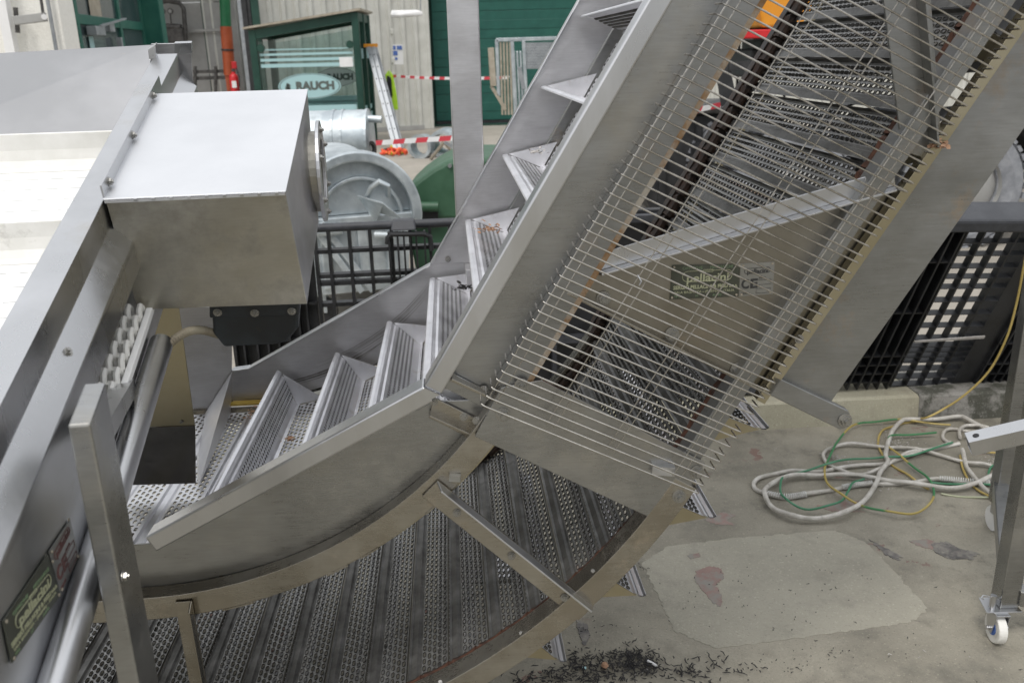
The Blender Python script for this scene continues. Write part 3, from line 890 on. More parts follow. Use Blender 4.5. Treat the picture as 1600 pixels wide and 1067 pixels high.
def write(o, M, L_, H_, body, x0, x1, y, hgt, m, bold=0.):
    wd = text_width(body, hgt*H_*1.38)
    t = text_mesh(body, hgt*H_*1.38, 'lettering', m, o, Matrix.Identity(4), bold)
    t.data.transform(M @ Matrix.Translation((x0*L_, y*H_, 0)) @ Matrix.Diagonal(((x1-x0)*L_/wd, 1, 1, 1)))
    t.matrix_local = Matrix.Translation(-WL[o])
def oval(o, M, L_, H_, x0, x1, y0, y1, m, th, filled=False):
    b = MB(); cx, cy_ = (x0+x1)/2*L_, (y0+y1)/2*H_; rx, ry = (x1-x0)/2*L_, (y1-y0)/2*H_
    r = min(rx, ry)
    pts = []
    n = 8
    for sx, a0 in ((1, -90), (-1, 90)):
        for i in range(n+1):
            a = R(a0+180*i/n); pts.append(Vector((cx+sx*(rx-r)+r*math.cos(a), cy_+r*math.sin(a), .0002)))
    pts.append(pts[0])
    b.tube(pts, th, 4, False)
    me = b.mesh('emblem_outline', m)
    me.transform(M)
    put('emblem_outline', me, o, Matrix.Translation(-WL[o]), True)
def green_plate(parent, corners):
    o, M, L_, H_, rme = nameplate(parent, corners, PLATEG, 'nameplate')
    rivets(o, M, L_, H_, rme, None, ((.03, .06), (.97, .06), (.03, .94), (.97, .94)))
    write(o, M, L_, H_, 'OFFICINE', .15, .44, .85, .09, INKG)
    write(o, M, L_, H_, 'MECCANICHE', .55, .88, .85, .09, INKG)
    oval(o, M, L_, H_, .16, .88, .50, .80, INKY, .0006)
    oval(o, M, L_, H_, .45, .60, .76, .83, INKY, .0005)
    write(o, M, L_, H_, 'pellacini', .22, .82, .49, .24, INKY, .0004)
    write(o, M, L_, H_, 'SERGIO PELLACINI & FIGLI s.a.s.', .04, .97, .29, .105, INKY, .0003)
    write(o, M, L_, H_, 'SALA BAGANZA \u2013 (PARMA) \u2013 ITALIA', .06, .93, .165, .075, INKY)
    write(o, M, L_, H_, 'TIPO', .06, .15, .05, .07, INKG)
    write(o, M, L_, H_, 'N\u00b0', .37, .42, .05, .07, INKG)
    write(o, M, L_, H_, 'ANNO', .62, .75, .05, .07, INKG)
def ce_plate(parent, corners, ink):
    o, M, L_, H_, rme = nameplate(parent, corners, PLATES, 'nameplate')
    rivets(o, M, L_, H_, rme, None, ((.07, .06), (.92, .06), (.07, .94), (.92, .94)))
    oval(o, M, L_, H_, .12, .88, .68, .84, ink, .0005)
    write(o, M, L_, H_, 'pellacini', .2, .8, .68, .14, ink, .0003)
    write(o, M, L_, H_, 'C', .05, .25, .24, .28, ink, .0009)
    write(o, M, L_, H_, 'E', .30, .48, .24, .28, ink, .0009)
    write(o, M, L_, H_, 'ANNO', .55, .76, .50, .055, ink)
    write(o, M, L_, H_, 'SERIE', .05, .3, .05, .06, ink)
    for y0 in (.06, .32):
        b = MB(); q = [(.50, y0), (.92, y0), (.92, y0+.14), (.50, y0+.14), (.50, y0)]
        b.tube([Vector((x*L_, y*H_, .0002)) for x, y in q], .0004, 4, False)
        me = b.mesh('entry_box', ink); me.transform(M)
        put('entry_box', me, o, Matrix.Translation(-WL[o]), True)
wnp = -.0125
green_plate(EL, [EP(x, y, wnp) for x, y in ((1046, 468), (1153, 463), (1156, 412), (1050, 414))])
ce_plate(EL, [EP(x, y, wnp) for x, y in ((1154, 463), (1207, 459), (1210, 409), (1157, 412))], INKB)
# --- square post behind the machine that carries the elevator
pb0 = P(.008, 0, 1.13); pz = Vector((pb0.x, pb0.y, 0))
b = MB(); b.prism([pz, pz+Ud*.1*K, pz+Ud*.1*K+Wd*.09, pz+Wd*.09], (0, 0, 2.6)); b.build('support_post', STEELC, EL, .004)
b = MB(); b.prism([pz+Ud*-.04-Wd*.03+Zd*.005, pz+Ud*.14-Wd*.03+Zd*.005, pz+Ud*.14+Wd*.13+Zd*.005, pz-Ud*.04+Wd*.13+Zd*.005], (0, 0, .012)); b.build('foot_plate', STEELC, EL, .002)
b = MB(); b.beam(P(.06, 1.0, 1.0), P(.06, 1.0, 1.16), .05, .05); b.build('support_arm', STEELC, EL, .002)

# ==================================================================== INFEED CONVEYOR (left)
LD = ray(555, -468)
_a = math.atan2(LD.x, LD.y)
LC = Vector((math.cos(_a), -math.sin(_a), 0))          # across, towards the right
LN_ = LC.cross(LD)                                     # out of the belt, upwards
C0 = -.50
def Lw(s, c, n): return LD*s + LC*(C0+c) + LN_*n + CAMPOS
def LP(px, py, c):                                     # on the plane c -> (s, n)
    r = ray(px, py); t = (C0+c)/r.dot(LC); p = r*t
    return p.dot(LD), p.dot(LN_)
def LNP(px, py, n):                                    # on the plane n -> (s, c)
    r = ray(px, py); p = r*(n/r.dot(LN_)); return p.dot(LD), p.dot(LC)-C0
def LSP(px, py, s):                                    # on the plane s -> (c, n)
    r = ray(px, py); p = r*(s/r.dot(LD)); return p.dot(LC)-C0, p.dot(LN_)
root_l = Lw(1.2, -.3, 0); root_l.z = 0
IN = thing('infeed_conveyor', 'stainless infeed conveyor at the left with a white plastic belt, steel cover box and tube', 'conveyor', tuple(root_l))
S0, S1 = .35, LP(262, 74, -.02)[0]
nB = LP(138, 360, 0)[1]
nE = LP(111, 485, 0)[1]
nR = LP(195.6, 407.5, .032)[1]
cA = LNP(98, 340, nB)[1]
nS = LP(213, 590, .032)[1]
def lsweep(name, prof, s0, s1, m, bev=.002):
    b = MB(); n = len(prof)
    vs = [Lw(s0, c, k) for c, k in prof]+[Lw(s1, c, k) for c, k in prof]
    b.add(vs, [tuple(range(n)), tuple(range(2*n-1, n-1, -1))]+[(i, (i+1) % n, (i+1) % n+n, i+n) for i in range(n)])
    return b.build(name, m, IN, bev)
T_ = .003
lsweep('side_channel', [(cA, nB), (0, nB), (0, nE), (.032, nR), (.032, nR-.010), (.029, nR-.010), (.029, nR-T_), (-T_, nE-T_), (-T_, nB-T_), (cA, nB-T_)], S0, S1, STEELB, .004)
# side plate below the ridge, with the long open slot
sl_pts = [(S0, nR-.006), (S1, nR-.006)]
u1 = LP(193.5, 478, .032); u2 = LP(160, 580, .032); bt = LP(174, 628, .032); l1 = LP(196, 612, .032); l2 = LP(236, 488, .032)
nU = (u1[1]+u2[1])/2; nLo = (l1[1]+l2[1])/2
sl_pts += [(S1, nU), (u2[0], nU)]
sm_, rm_ = u2[0], (nU-nLo)/2
for i in range(1, 8):
    a = math.pi*i/8; sl_pts.append((sm_-math.sin(a)*rm_*1.4, nLo+rm_+math.cos(a)*rm_))
sl_pts += [(sm_, nLo), (S1, nLo), (S1, nS), (S0, nS)]
MB().prism([Lw(s, .032, n) for s, n in sl_pts], -LC*.003).build('side_plate', STEELB, IN, .0007)
wl = [(S1, nLo-.001), (sm_, nLo-.001)]+[(sm_-math.sin(math.pi*i/8)*rm_*1.4, nLo+rm_-math.cos(math.pi*i/8)*rm_) for i in range(1, 4)]
lip = wl+[(s-.012 if i else s, n+.016) for i, (s, n) in enumerate(reversed([(s+.012*(k > 1), n) for k, (s, n) in enumerate(wl)]))]
MB().prism([Lw(s, .036, n) for s, n in ((S1, nLo-.004), (sm_-.01, nLo-.004), (sm_-.02, nLo+.012), (sm_, nLo+.010), (S1, nLo+.012))], -LC*.012).build('edge_guard', WPLAS, IN, .002)
bolt(IN, BOLT_MID, Lw(*(lambda q: (q[0], .012, q[1]+.012))(LP(112, 561, .016))), LN_*.8+LC*.6)
bolt(IN, BOLT_SM, Lw(sm_-.005, .037, nLo+.006), LC)
# white modular belt seen through the slot: hinge bars with hooked knuckles
hk = MB()
hk.box((-.004, 0, -.001), .011, .30, .010)
for i in range(7):
    y = -.146+i*.021
    hk.tube([(-.008, y, .002), (.002, y, .015), (.014, y, .017), (.023, y, .006), (.022, y, -.010)], .0058, 7)
hme = hk.mesh('belt_module', WPLASD)
Mrot = frame_mat(LD, LN_.cross(LD), LN_, Vector((0, 0, 0)))
def lmat(s, c, n, x=None, y=None):
    M = frame_mat(LD, -LC, LN_, Lw(s, c, n)); return M
for i in range(9):
    s = sm_-.035+i*.040
    M = frame_mat(LD, -LN_, LC, Lw(s, .0, nLo+rm_*.7))
    M = frame_mat(LD, -LC, LN_, Lw(s, -.128, nLo+.006))
    put('belt_module', hme, IN, M)
MB().prism([Lw(S0, .018, nLo-.012), Lw(S1, .018, nLo-.012), Lw(S1, -.35, nLo-.012), Lw(S0, -.35, nLo-.012)], LN_*-.003).build('return_track', WPLASD, IN)
# upper belt run and its flight walls
nBelt = nB-.135
BW = 1.25
bm_ = MB()
pitch = .050
def module_mesh(k):
    b = MB(); rr = random.Random(k)
    g = .0016
    n = 24; cw = BW/n
    # plain plate with a toothed seam: short slots sit at the joint
    b.box((0, -BW/2, -.004), pitch-.0024, BW, .008)
    for i in range(n):
        b.box((pitch/2-.0012, -(i+.5)*cw, -.0040), .0034, cw*.46, .0079)
    return b.mesh('belt_module', WPLAS, smooth=False)
mm = [module_mesh(0)]
sf1 = LNP(90, 260, nBelt)[0]; sf2 = LNP(60, 400, nBelt)[0]
s = S0+.02
i = 0
while s < S1-.02:
    M = frame_mat(LD, LC, LN_, Lw(s, -.006, nBelt)); 
    put('belt_module', mm[0], IN, frame_mat(LD, LC, LN_, Lw(s, -.006-0, nBelt)))
    s += pitch; i += 1
MB().prism([Lw(S0, -.004, nBelt-.012), Lw(S1, -.004, nBelt-.012), Lw(S1, -BW, nBelt-.012), Lw(S0, -BW, nBelt-.012)], -LN_*.004).build('belt_bed', PIPEM, IN)
for sf, ptop in ((sf1, (100, 208)), (sf2, (45, 347)), (sf2-(sf1-sf2), None)):
    h = (LSP(*ptop, sf)[1]-nBelt) if ptop else .07
    h = max(.04, min(.12, h))
    for c0_, c1_ in ((-.006, -.42), (-.424, -.84), (-.844, -BW)):
        b = MB()
        prof = [(0, h), (.006, h), (.007, .004), (.004, 0), (-.030, 0), (-.030, .002), (-.016, .006), (-.006, .018), (0, .04)]
        vs = [Lw(sf+x, c0_-.0015, nBelt+n) for x, n in prof]+[Lw(sf+x, c1_+.0015, nBelt+n) for x, n in prof]; k = len(prof)
        b.add(vs, [tuple(range(k)), tuple(range(2*k-1, k-1, -1))]+[(j, (j+1) % k, (j+1) % k+k, j+k) for j in range(k)])
        b.build('belt_flight', WPLASD, IN, .001)
lsweep('side_channel', [(-BW-.03, nB), (-BW-.005, nB), (-BW-.005, nBelt-.08), (-BW-.03, nBelt-.08)], S0, S1, STEELB)
# steel end panel and the outlet hood beyond the channel end
ep = [LSP(x, y, S1+.02) for x, y in ((-160, 93), (239, 71))]
MB().prism([Lw(S1+.02, *ep[0]), Lw(S1+.02, *ep[1]), Lw(sf1+.012, ep[1][0], nBelt+.02), Lw(sf1+.012, ep[0][0], nBelt+.02)], LD*.004).build('end_panel', PANEL, IN, .001)
tr_ = [LSP(x, y, S1+.018) for x, y in ((-60, 112), (60, 106), (150, 99), (196, 96), (196, 84), (170, 87), (120, 96), (40, 101), (-60, 102))]
_e0, _e1, _e2 = Lw(S1+.02, *ep[0]), Lw(S1+.02, *ep[1]), Lw(sf1+.012, ep[1][0], nBelt+.02)
_en = (_e1-_e0).cross(_e2-_e0).normalized(); _en = _en if _en.dot(CAMPOS-_e0) > 0 else -_en
MB().prism([hit(x, y, _e0+_en*.0015, _en) for x, y in ((-60, 112), (60, 106), (150, 99), (196, 96), (196, 84), (170, 87), (120, 96), (40, 101), (-60, 102))], -_en*.0012).build('tape_residue', DUSTM, IN)
hp = [LSP(x, y, S1+.10) for x, y in ((236, 69), (298, 68), (304, 170), (236, 170))]
MB().prism([Lw(S1+.10, c, n) for c, n in hp], LD*.004).build('outlet_hood', STEELC, IN, .001)
hp = [LSP(x, y, S1+.085) for x, y in ((272, 68), (299, 67), (300, 84), (272, 86))]
MB().prism([Lw(S1+.085, c, n) for c, n in hp], LD*.015).build('hood_lip', STEELB, IN, .001)
tb = [LSP(x, y, S1-.03) for x, y in ((231, 78), (243, 70), (244, 96), (233, 96))]
MB().prism([Lw(S1-.03, c, n) for c, n in tb], LD*.02).build('end_tab', STEELB, IN, .001)
# --- drive cover box
cbx = .004
sF, nT = LP(164, 311, cbx)
s_, c1 = LNP(445, 302, nT); 
sBk = LP(236, 150, cbx)[0]
fl = [(cbx, nT), (c1, nT)]+[LSP(x, y, sF) for x, y in ((480, 475), (215, 484))]
sTR, cTR = LNP(480, 141, nT); sBk, cBk = LNP(240, 150, nT)
_A, _B, _C = Lw(sF, c1, nT), Lw(sTR, cTR, nT), Lw(sF, fl[2][0], fl[2][1])
_sn = (_B-_A).cross(_C-_A).normalized()
_D = hit(498, 346, _A, _sn); _d = _D-CAMPOS
sMR, cMR, nMR = _d.dot(LD), _d.dot(LC)-C0, _d.dot(LN_)
fc2, fn2 = fl[2]; fc3, fn3 = fl[3]
top = [Lw(sF, cbx, nT), Lw(sF, c1, nT), Lw(sTR, c1, nT), Lw(sTR, cbx, nT)]
def quad(name, pts, m, off, bev=.0012): return MB().prism(pts, off).build(name, m, IN, bev)
lidpts = [Lw(sF-.006, cbx-.002, nT), Lw(sF-.006, c1+.002, nT), Lw(sTR, cTR+.002, nT), Lw(sTR, cbx-.002, nT)]
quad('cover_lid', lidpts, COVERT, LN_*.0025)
cr = max(c1, fc2)
front = [Lw(sF, cbx, nT-.001), Lw(sF, c1, nT-.001), Lw(sF, fc2, fn2), Lw(sF, fc3, fn3)]
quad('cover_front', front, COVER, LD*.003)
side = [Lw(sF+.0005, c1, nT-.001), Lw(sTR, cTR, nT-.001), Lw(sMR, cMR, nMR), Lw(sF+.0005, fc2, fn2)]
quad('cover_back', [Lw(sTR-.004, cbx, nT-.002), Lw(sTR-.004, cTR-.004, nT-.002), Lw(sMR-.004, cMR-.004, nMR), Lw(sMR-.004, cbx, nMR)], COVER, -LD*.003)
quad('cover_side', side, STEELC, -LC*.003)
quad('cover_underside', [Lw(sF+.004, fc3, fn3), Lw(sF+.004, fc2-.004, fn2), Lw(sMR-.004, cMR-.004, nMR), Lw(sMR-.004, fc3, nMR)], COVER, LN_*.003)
# folded edge strip with small welds along the front of the lid
b = MB(); b.beam(Lw(sF-.006, cbx, nT-.003), Lw(sF-.006, c1, nT-.003), .003, .004, LN_); b.build('lid_edge', COVERT, IN)
for k in range(9):
    c = cbx+(c1-cbx)*(.16+k*.098)
    MB().beam(Lw(sF-.0075, c, nT-.001), Lw(sF-.0075, c+.006, nT-.001), .002, .005, LN_).build('weld_spot', STEELB, IN)
# bolted fixing strip on the channel
lsweep('fixing_strip', [(.0005, nT), (.004, nT), (.004, nT+.026), (.0005, nT+.026)], sF, sBk+.06, STEELB, .001)
for px in ((209, 217), (241, 157), (172, 290)):
    q = LP(px[0], px[1], .005); bolt(IN, BOLT_MID, Lw(q[0], .004, nT+.013), LC)
# round flange behind the box
_fs = sMR+.07
fcx = Lw(_fs, *LSP(503, 268, _fs))
rad = abs(LSP(503, 197, _fs)[1]-LSP(503, 340, _fs)[1])/2
rg = MB().ring(fcx, LC, rad, rad*.66, .008, 40).build('drive_flange', STEELB, IN, .001)
MB().ring(fcx-LC*.03, LC, rad*.8, rad*.62, .05, 32).build('flange_hub', COVER, IN)
for k in range(6):
    a = k*math.pi/3+.3
    bolt(IN, BOLT_MID, fcx+LC*.004+(LD*math.cos(a)+LN_*math.sin(a))*rad*.83, LC)
MB().beam(fcx-LC*.02+LD*.02, fcx-LC*.25+LD*.02, .05, .05).build('flange_arm', COVER, IN)
# --- gear motor hanging below the cover box
sMo = sF+.045
mp_ = [LSP(x, y, sMo) for x, y in ((329, 470), (466, 470), (467, 512), (449, 535), (430, 539), (350, 543), (333, 522))]
m_ = MB().prism([Lw(sMo, c, n) for c, n in mp_], LD*.16).build('gear_motor', MOTOR, IN, .006)
mf_ = [LSP(x, y, sMo-.006) for x, y in ((327, 470), (468, 470), (468, 494), (327, 498))]
MB().prism([Lw(sMo-.006, c, n) for c, n in mf_], LD*.02).build('motor_flange', MOTOR, IN, .004)
for px in ((340, 488), (456, 486), (398, 489)): bolt(IN, BOLT_MID, Lw(sMo-.006, *LSP(*px, sMo-.006)), -LD)
# --- steel tube below the side plate
tc_ = .052
q0 = LP(253, 534, tc_); q1 = LP(88, 1064, tc_)
TR_ = .0215
nt_ = (q0[1]+q1[1])/2
MB().tube([Lw(q0[0], tc_, q0[1]), Lw(q0[0]-.004, tc_, q0[1]), Lw(q1[0]-.5, tc_, q1[1]-(q0[1]-q1[1])*.7)], TR_, 28, radii=[TR_*.8, TR_, TR_]).build('side_tube', STEELB, IN)
cdp = [Lw(q0[0]-.012, tc_+.015, q0[1]+.002)]
p_end = Lw(sMo+.03, LSP(345, 524, sMo+.03)[0], LSP(345, 524, sMo+.03)[1])
p0 = cdp[0]; pts = []
for k in range(13):
    t = k/12; q = p0.lerp(p_end, t); q.z += .022*math.sin(math.pi*t)*(1-.2*t); pts.append(q)
cpts, crad = [], []
for k in range(44):
    t = k/43*12; j = min(11, int(t)); cpts.append(pts[j].lerp(pts[j+1], t-j)); crad.append(.0092 if k % 2 else .0064)
MB().tube(cpts, .008, 10, radii=crad).build('conduit', CONDUIT, IN)
# --- lower strip and rear frame next to the tube
MB().prism([Lw(s, .020, n) for s, n in ((S0, nLo-.07), (S1, nLo-.07), (S1, nLo+.005), (S0, nLo+.005))], -LC*.003).build('lower_plate', STEELB, IN, .001)
# --- outlet chute that ends above the elevator belt
pb = gnd(306, 754, P(0, CV-.962).z+.012)
wch = pb.dot(Wd)
def CP(px, py): return hit(px, py, Wd*wch, Wd)
MB().prism([CP(*p) for p in ((196, 470), (278, 470), (304.5, 665), (196, 668))], Wd*.004).build('outlet_chute', CHUTE, IN, .001)
MB().prism([CP(*p)-Wd*.004 for p in ((196, 668), (305.5, 664), (306.5, 754), (196, 757))], Wd*.004).build('outlet_chute', CHUTED, IN, .001)
bolt(IN, BOLT_SM, CP(284, 658), -Wd)
# --- square post
q = hit(105, 665, LC*(C0+.082), LC)
Lh = Vector((LD.x, LD.y, 0)).normalized()
pw_ = .036
pb_ = gnd(1, 1000); _r = hit(141, 664, q, Vector((LD.x, LD.y, 0)).normalized())
pw_ = (_r-q).dot(LC); base = Vector((q.x, q.y, 0))+LC*pw_
p4 = [base-LC*pw_, base, base+Lh*.082, base+Lh*.082-LC*pw_]
zt = [q.z, q.z, q.z+.082*math.tan(math.asin(LD.z)), q.z+.082*math.tan(math.asin(LD.z))]
b = MB(); b.add(p4+[p+Zd*z for p, z in zip(p4, zt)], [(3, 2, 1, 0), (4, 5, 6, 7)]+[(i, (i+1) % 4, (i+1) % 4+4, i+4) for i in range(4)])
b.build('support_post', STEEL, IN, .003)
bolt(IN, BOLT_MID, hit(156, 911, base+Lh*.004, -LC)+LC*0 if False else base+LC*.001+Lh*.012+Zd*hit(156, 911, base, Lh).z, LC)
MB().beam(base+Lh*.03-LC*.02+Zd*(q.z-.05), Lw(1.3, .02, nS), .03, .03).build('post_bracket', STEELB, IN)
b = MB(); fp = Lw(.9, -BW, 0); fp.z = 0
b.prism([fp, fp+LC*.04, fp+LC*.04+Lh*.06, fp+Lh*.06], Zd*(Lw(.9, -BW, nBelt-.08).z)); b.build('support_post', STEELB, IN, .003)
# --- maker's plates on the low side panel
cw_ = .0335
def NPp(px, py): s, n = LP(px, py, cw_); return Lw(s, cw_, n)
green_plate(IN, [NPp(*p) for p in ((17, 1036), (92, 930), (73, 866), (3, 970))])
ce_plate(IN, [NPp(*p) for p in ((93, 929), (122, 868), (108, 812), (75, 862))], INKR)

# ==================================================================== FAR BACKGROUND: FACADE
def V3(x, y, z): return Vector((x, y, z))
# corrugated facade, oblique, running from the left to the roll door
FA = gnd(662, 203); FB = FA-Vector((1.0, .38, 0))
fd = (FA-FB); fd.z = 0; fd.normalize()
fn = Vector((fd.y, -fd.x, 0))                           # faces the viewer
if fn.y > 0: fn = -fn
FW0 = FA-fd*4.6
CF = thing('corrugated_facade', 'pale grey corrugated metal wall behind the smoking shelter, left of the green roll door', 'wall', tuple(FW0))
def corr(name, p, d, nrm, length, z0, z1, m, parent, pitch=.25, dep=.05):
    b = MB(); x = 0; prof = []
    while x < length:
        prof += [(x, 0), (x+pitch*.50, 0), (x+pitch*.62, dep), (x+pitch*.88, dep)]; x += pitch
    prof.append((length, 0))
    vs = []
    for x, o in prof: vs += [p+d*x+nrm*o+Zd*z0, p+d*x+nrm*o+Zd*z1]
    b.add(vs, [(2*i, 2*i+2, 2*i+3, 2*i+1) for i in range(len(prof)-1)])
    return b.build(name, m, parent)
for i in range(4):
    corr('cladding_sheet', FW0+fd*(1.15*i)+fn*(.004*(i % 2)), fd, fn, 1.16, .02, 5.5, CREAM, CF, .285, .06)
MB().beam(FW0+Zd*.06-fn*.0+fn*.03, FA+Zd*.06+fn*.03, .10, .10).build('plinth', GWALL, CF)
# roll door with its green frame
DX0, DY = far(640, 150, 22.0).x, 22.0
RD = thing('roll_door', 'large dark green sectional roll door behind the square steel post', 'door', (DX0+2, DY, 0))
zt_ = 0.0
for k in range(6):
    b = MB(); z0 = .12+k*.62
    b.box((DX0+.62+2.6, DY+.05, z0+.31), 5.2, .05, .612)
    b.box((DX0+.62+2.6, DY+.022, z0+.31), 5.2, .012, .20)
    b.build('door_panel', DOORG, RD, .006)
MB().box((DX0+3.2, DY+.13, 2.1), 6.2, .06, 4.2).build('door_backing', DGREEN, RD)
MB().box((DX0+.62+2.6, DY+.05, .07), 5.2, .06, .09).build('bottom_seal', BPLAS, RD)
MB().box((DX0+.32, DY-.02, 2.2), .52, .16, 4.4).build('door_frame', DGREEN, RD, .01)
MB().box((DX0+6.2, DY-.02, 2.2), .6, .16, 4.4).build('door_frame', DGREEN, RD, .01)
MB().box((DX0+3.2, DY-.04, .02), 6.2, .3, .05).build('threshold', DGREEN, RD)
MB().box((DX0+3.2, DY-.02, 4.2), 6.2, .2, .6).build('door_header', DGREEN, RD)
RW = thing('building_wall', 'grey building wall to the right of the green roll door behind the machines', 'wall', (DX0+10.5, DY, 0))
for i in range(7):
    corr('cladding_sheet', V3(DX0+6.5+1.15*i, DY+.05, 0), V3(1, 0, 0), V3(0, -1, 0), 1.16, .02, 5.5, CREAM, RW, .285, .06)
# --- strip curtain panels left of the corrugated part, and the garage
GY = 20.0
SC = thing('strip_curtain', 'pale translucent strip curtain with thin green bars in the doorway behind the shelter', 'curtain', tuple(FW0+Zd*0))
pL = far(388, 60, GY); pR = FW0+Zd*0
n = 9
for i in range(n):
    a = V3(pL.x, GY, 0).lerp(V3(pR.x, pR.y, 0), i/n); c = V3(pL.x, GY, 0).lerp(V3(pR.x, pR.y, 0), (i+.86)/n); e = V3(pL.x, GY, 0).lerp(V3(pR.x, pR.y, 0), (i+.97)/n)
    MB().beam(a.lerp(c, .5)+Zd*1.6-Zd*1.55, a.lerp(c, .5)+Zd*4.2, (c-a).length, .012, up=(c-a)).build('curtain_strip', CREAM, SC) if False else MB().prism([a+Zd*.05, c+Zd*.05, c+Zd*4.2, a+Zd*4.2], V3(0, .012, 0)).build('curtain_strip', CREAM, SC)
    MB().prism([c+Zd*.0+V3(0, -.02, 0), e+V3(0, -.02, 0), e+Zd*4.2+V3(0, -.02, 0), c+Zd*4.2+V3(0, -.02, 0)], V3(0, .03, 0)).build('curtain_bar', DGREEN, SC)
GR = thing('garage_interior', 'dim grey garage wall with pipes seen through the open doorway at upper left', 'wall', tuple(V3(far(310, 60, 19.5).x, 19.5, 0)))
gx0, gx1 = far(150, 60, 19.5).x, far(372, 60, 19.5).x
for k in range(3):
    MB().box(((gx0+gx1)/2, 19.55, .7+k*1.4), gx1-gx0, .08, 1.385).build('wall_panel', GWALL, GR, .008)
MB().box(((gx0+gx1)/2, 18.6, 4.3), gx1-gx0+.4, 2.2, .1).build('ceiling', GWALL, GR)
MB().box((gx0-.05, 18.6, 2.1), .08, 2.1, 4.3).build('side_wall', GWALL, GR)
def fpt(px, py, Y): return far(px, py, Y)
PG = thing('gas_manifold', 'dark pipe manifold with two round gauges on the garage wall', 'pipes', tuple(fpt(262, 40, 19.2)))
MB().tube([fpt(240, 6, 19.2), fpt(262, 2, 19.2), fpt(280, 5, 19.2), fpt(287, 14, 19.2), fpt(290, 55, 19.2), fpt(290, 95, 19.2)], .045, 8).build('pipe', PIPEM, PG)
MB().tube([fpt(243, 42, 19.2), fpt(283, 44, 19.2)], .07, 8).build('pipe', PIPEM, PG)
MB().tube([fpt(250, 44, 19.2), fpt(256, 70, 19.2), fpt(268, 62, 19.2), fpt(284, 66, 19.2)], .05, 8).build('pipe', PIPEM, PG)
for px in ((254, 18), (266, 18)):
    MB().ring(fpt(px[0], px[1], 19.15), (0, 1, 0), .055, .042, .04, 16).build('gauge_rim', PIPEM, PG)
    MB().cyl(fpt(px[0], px[1], 19.15), fpt(px[0], px[1], 19.19), .043, 14).build('gauge_face', GWALL, PG)
    MB().cyl(fpt(px[0], px[1]+4, 19.17), fpt(px[0]+2, 42, 19.17), .015, 6).build('gauge_stem', PIPEM, PG)
MB().box(fpt(272, 56, 19.2), .42, .12, .30).build('valve_block', PIPEM, PG, .03)
for a, c in (((290, 49), (345, 47)), ):
    tag(MB().beam(fpt(*a, 19.4), fpt(*c, 19.4), .04, .05).build('wall_conduit', GWALL), 'thin grey conduit running across the garage wall to the orange pipe', 'conduit')
LR = thing('low_rack', 'dark low pipe rack in front of the garage wall beside the fire extinguisher', 'rack', tuple(fpt(335, 125, 19.0)))
for y in (113, 123): MB().beam(fpt(302, y, 19.0), fpt(366, y-2, 19.0), .05, .07).build('rack_pipe', PIPEM, LR)
for x in (305, 337, 360): MB().beam(fpt(x, 104, 18.95), fpt(x, 150, 18.95), .05, .05).build('rack_post', PIPEM, LR)
OP = thing('waste_pipe', 'vertical pipe, green above and orange below, beside the dark door rail', 'pipe', tuple(fpt(355, 118, 19.0)))
MB().tube([fpt(350, -30, 19), fpt(353, 42, 19)], .105, 16).build('pipe', GREENPI, OP)
MB().tube([fpt(353, 42, 19), fpt(359, 118, 19)], .115, 16).build('pipe', ORANGEP, OP)
MB().tube([fpt(355.5, 77, 19), fpt(355.7, 80, 19)], .13, 16).build('pipe_clip', PIPEM, OP)
MB().beam(fpt(359, 118, 19), V3(fpt(361, 118, 19).x, 19, 0), .15, .15).build('pipe_foot', ORANGEP, OP)
FE = thing('fire_extinguisher', 'red fire extinguisher with a white label in front of the dark door rail', 'extinguisher', tuple(fpt(366, 142, 18.6)))
c = fpt(366, 128, 18.6)
prof = [(.0, -.30), (.085, -.30), (.09, -.28), (.09, .08), (.075, .13), (.035, .16), (.03, .19), (0, .19)]
def lathe(c, prof, n=20):
    b = MB(); vs = []; k = len(prof)
    for i in range(n):
        a = 2*math.pi*i/n
        vs += [Vector(c)+Vector((r*math.cos(a), r*math.sin(a), z)) for r, z in prof]
    b.add(vs, [(i*k+j, ((i+1) % n)*k+j, ((i+1) % n)*k+j+1, i*k+j+1) for i in range(n) for j in range(k-1)])
    b.sm = True
    return b
lathe(c, prof).build('cylinder_body', RED, FE)
MB().box(c+V3(.02, -.088, -.05), .09, .012, .13).build('label', WHITE, FE)
MB().box(c+V3(0, 0, .22), .05, .04, .05).build('valve', PIPEM, FE)
MB().tube([c+V3(0, 0, .24), c+V3(.08, -.02, .25), c+V3(.12, -.03, .1), c+V3(.11, -.04, -.1)], .012, 6).build('hose', BPLAS, FE)
tag(MB().box(fpt(366, 103, 18.9)+V3(0, 0, 0), .10, .05, .16).build('alarm_box', RED, None, .01), 'small red box on the wall just above the fire extinguisher', 'box')
DR = thing('door_rail', 'dark vertical door rail and green jamb between the orange pipe and the shelter', 'frame', tuple(V3(fpt(380, 120, 18.3).x, 18.3, 0)))
for (xa, xb, m, dy) in ((363, 369, ALU, .02), (369, 377, DARKV, 0), (378, 383, DARKV, .03), (384, 396, DGREEN, .05)):
    a, c = fpt(xa, -60, 18.3+dy), fpt(xb, -60, 18.3+dy)
    a2, c2 = fpt(xa+16, 142, 18.3+dy), fpt(xb+16, 142, 18.3+dy)
    MB().prism([V3(a.x, a.y, 3.6), V3(c.x, a.y, 3.6), V3(c.x, a.y, 0.005), V3(a.x, a.y, 0.005)], V3(0, .06, 0)).build('rail', m, DR)
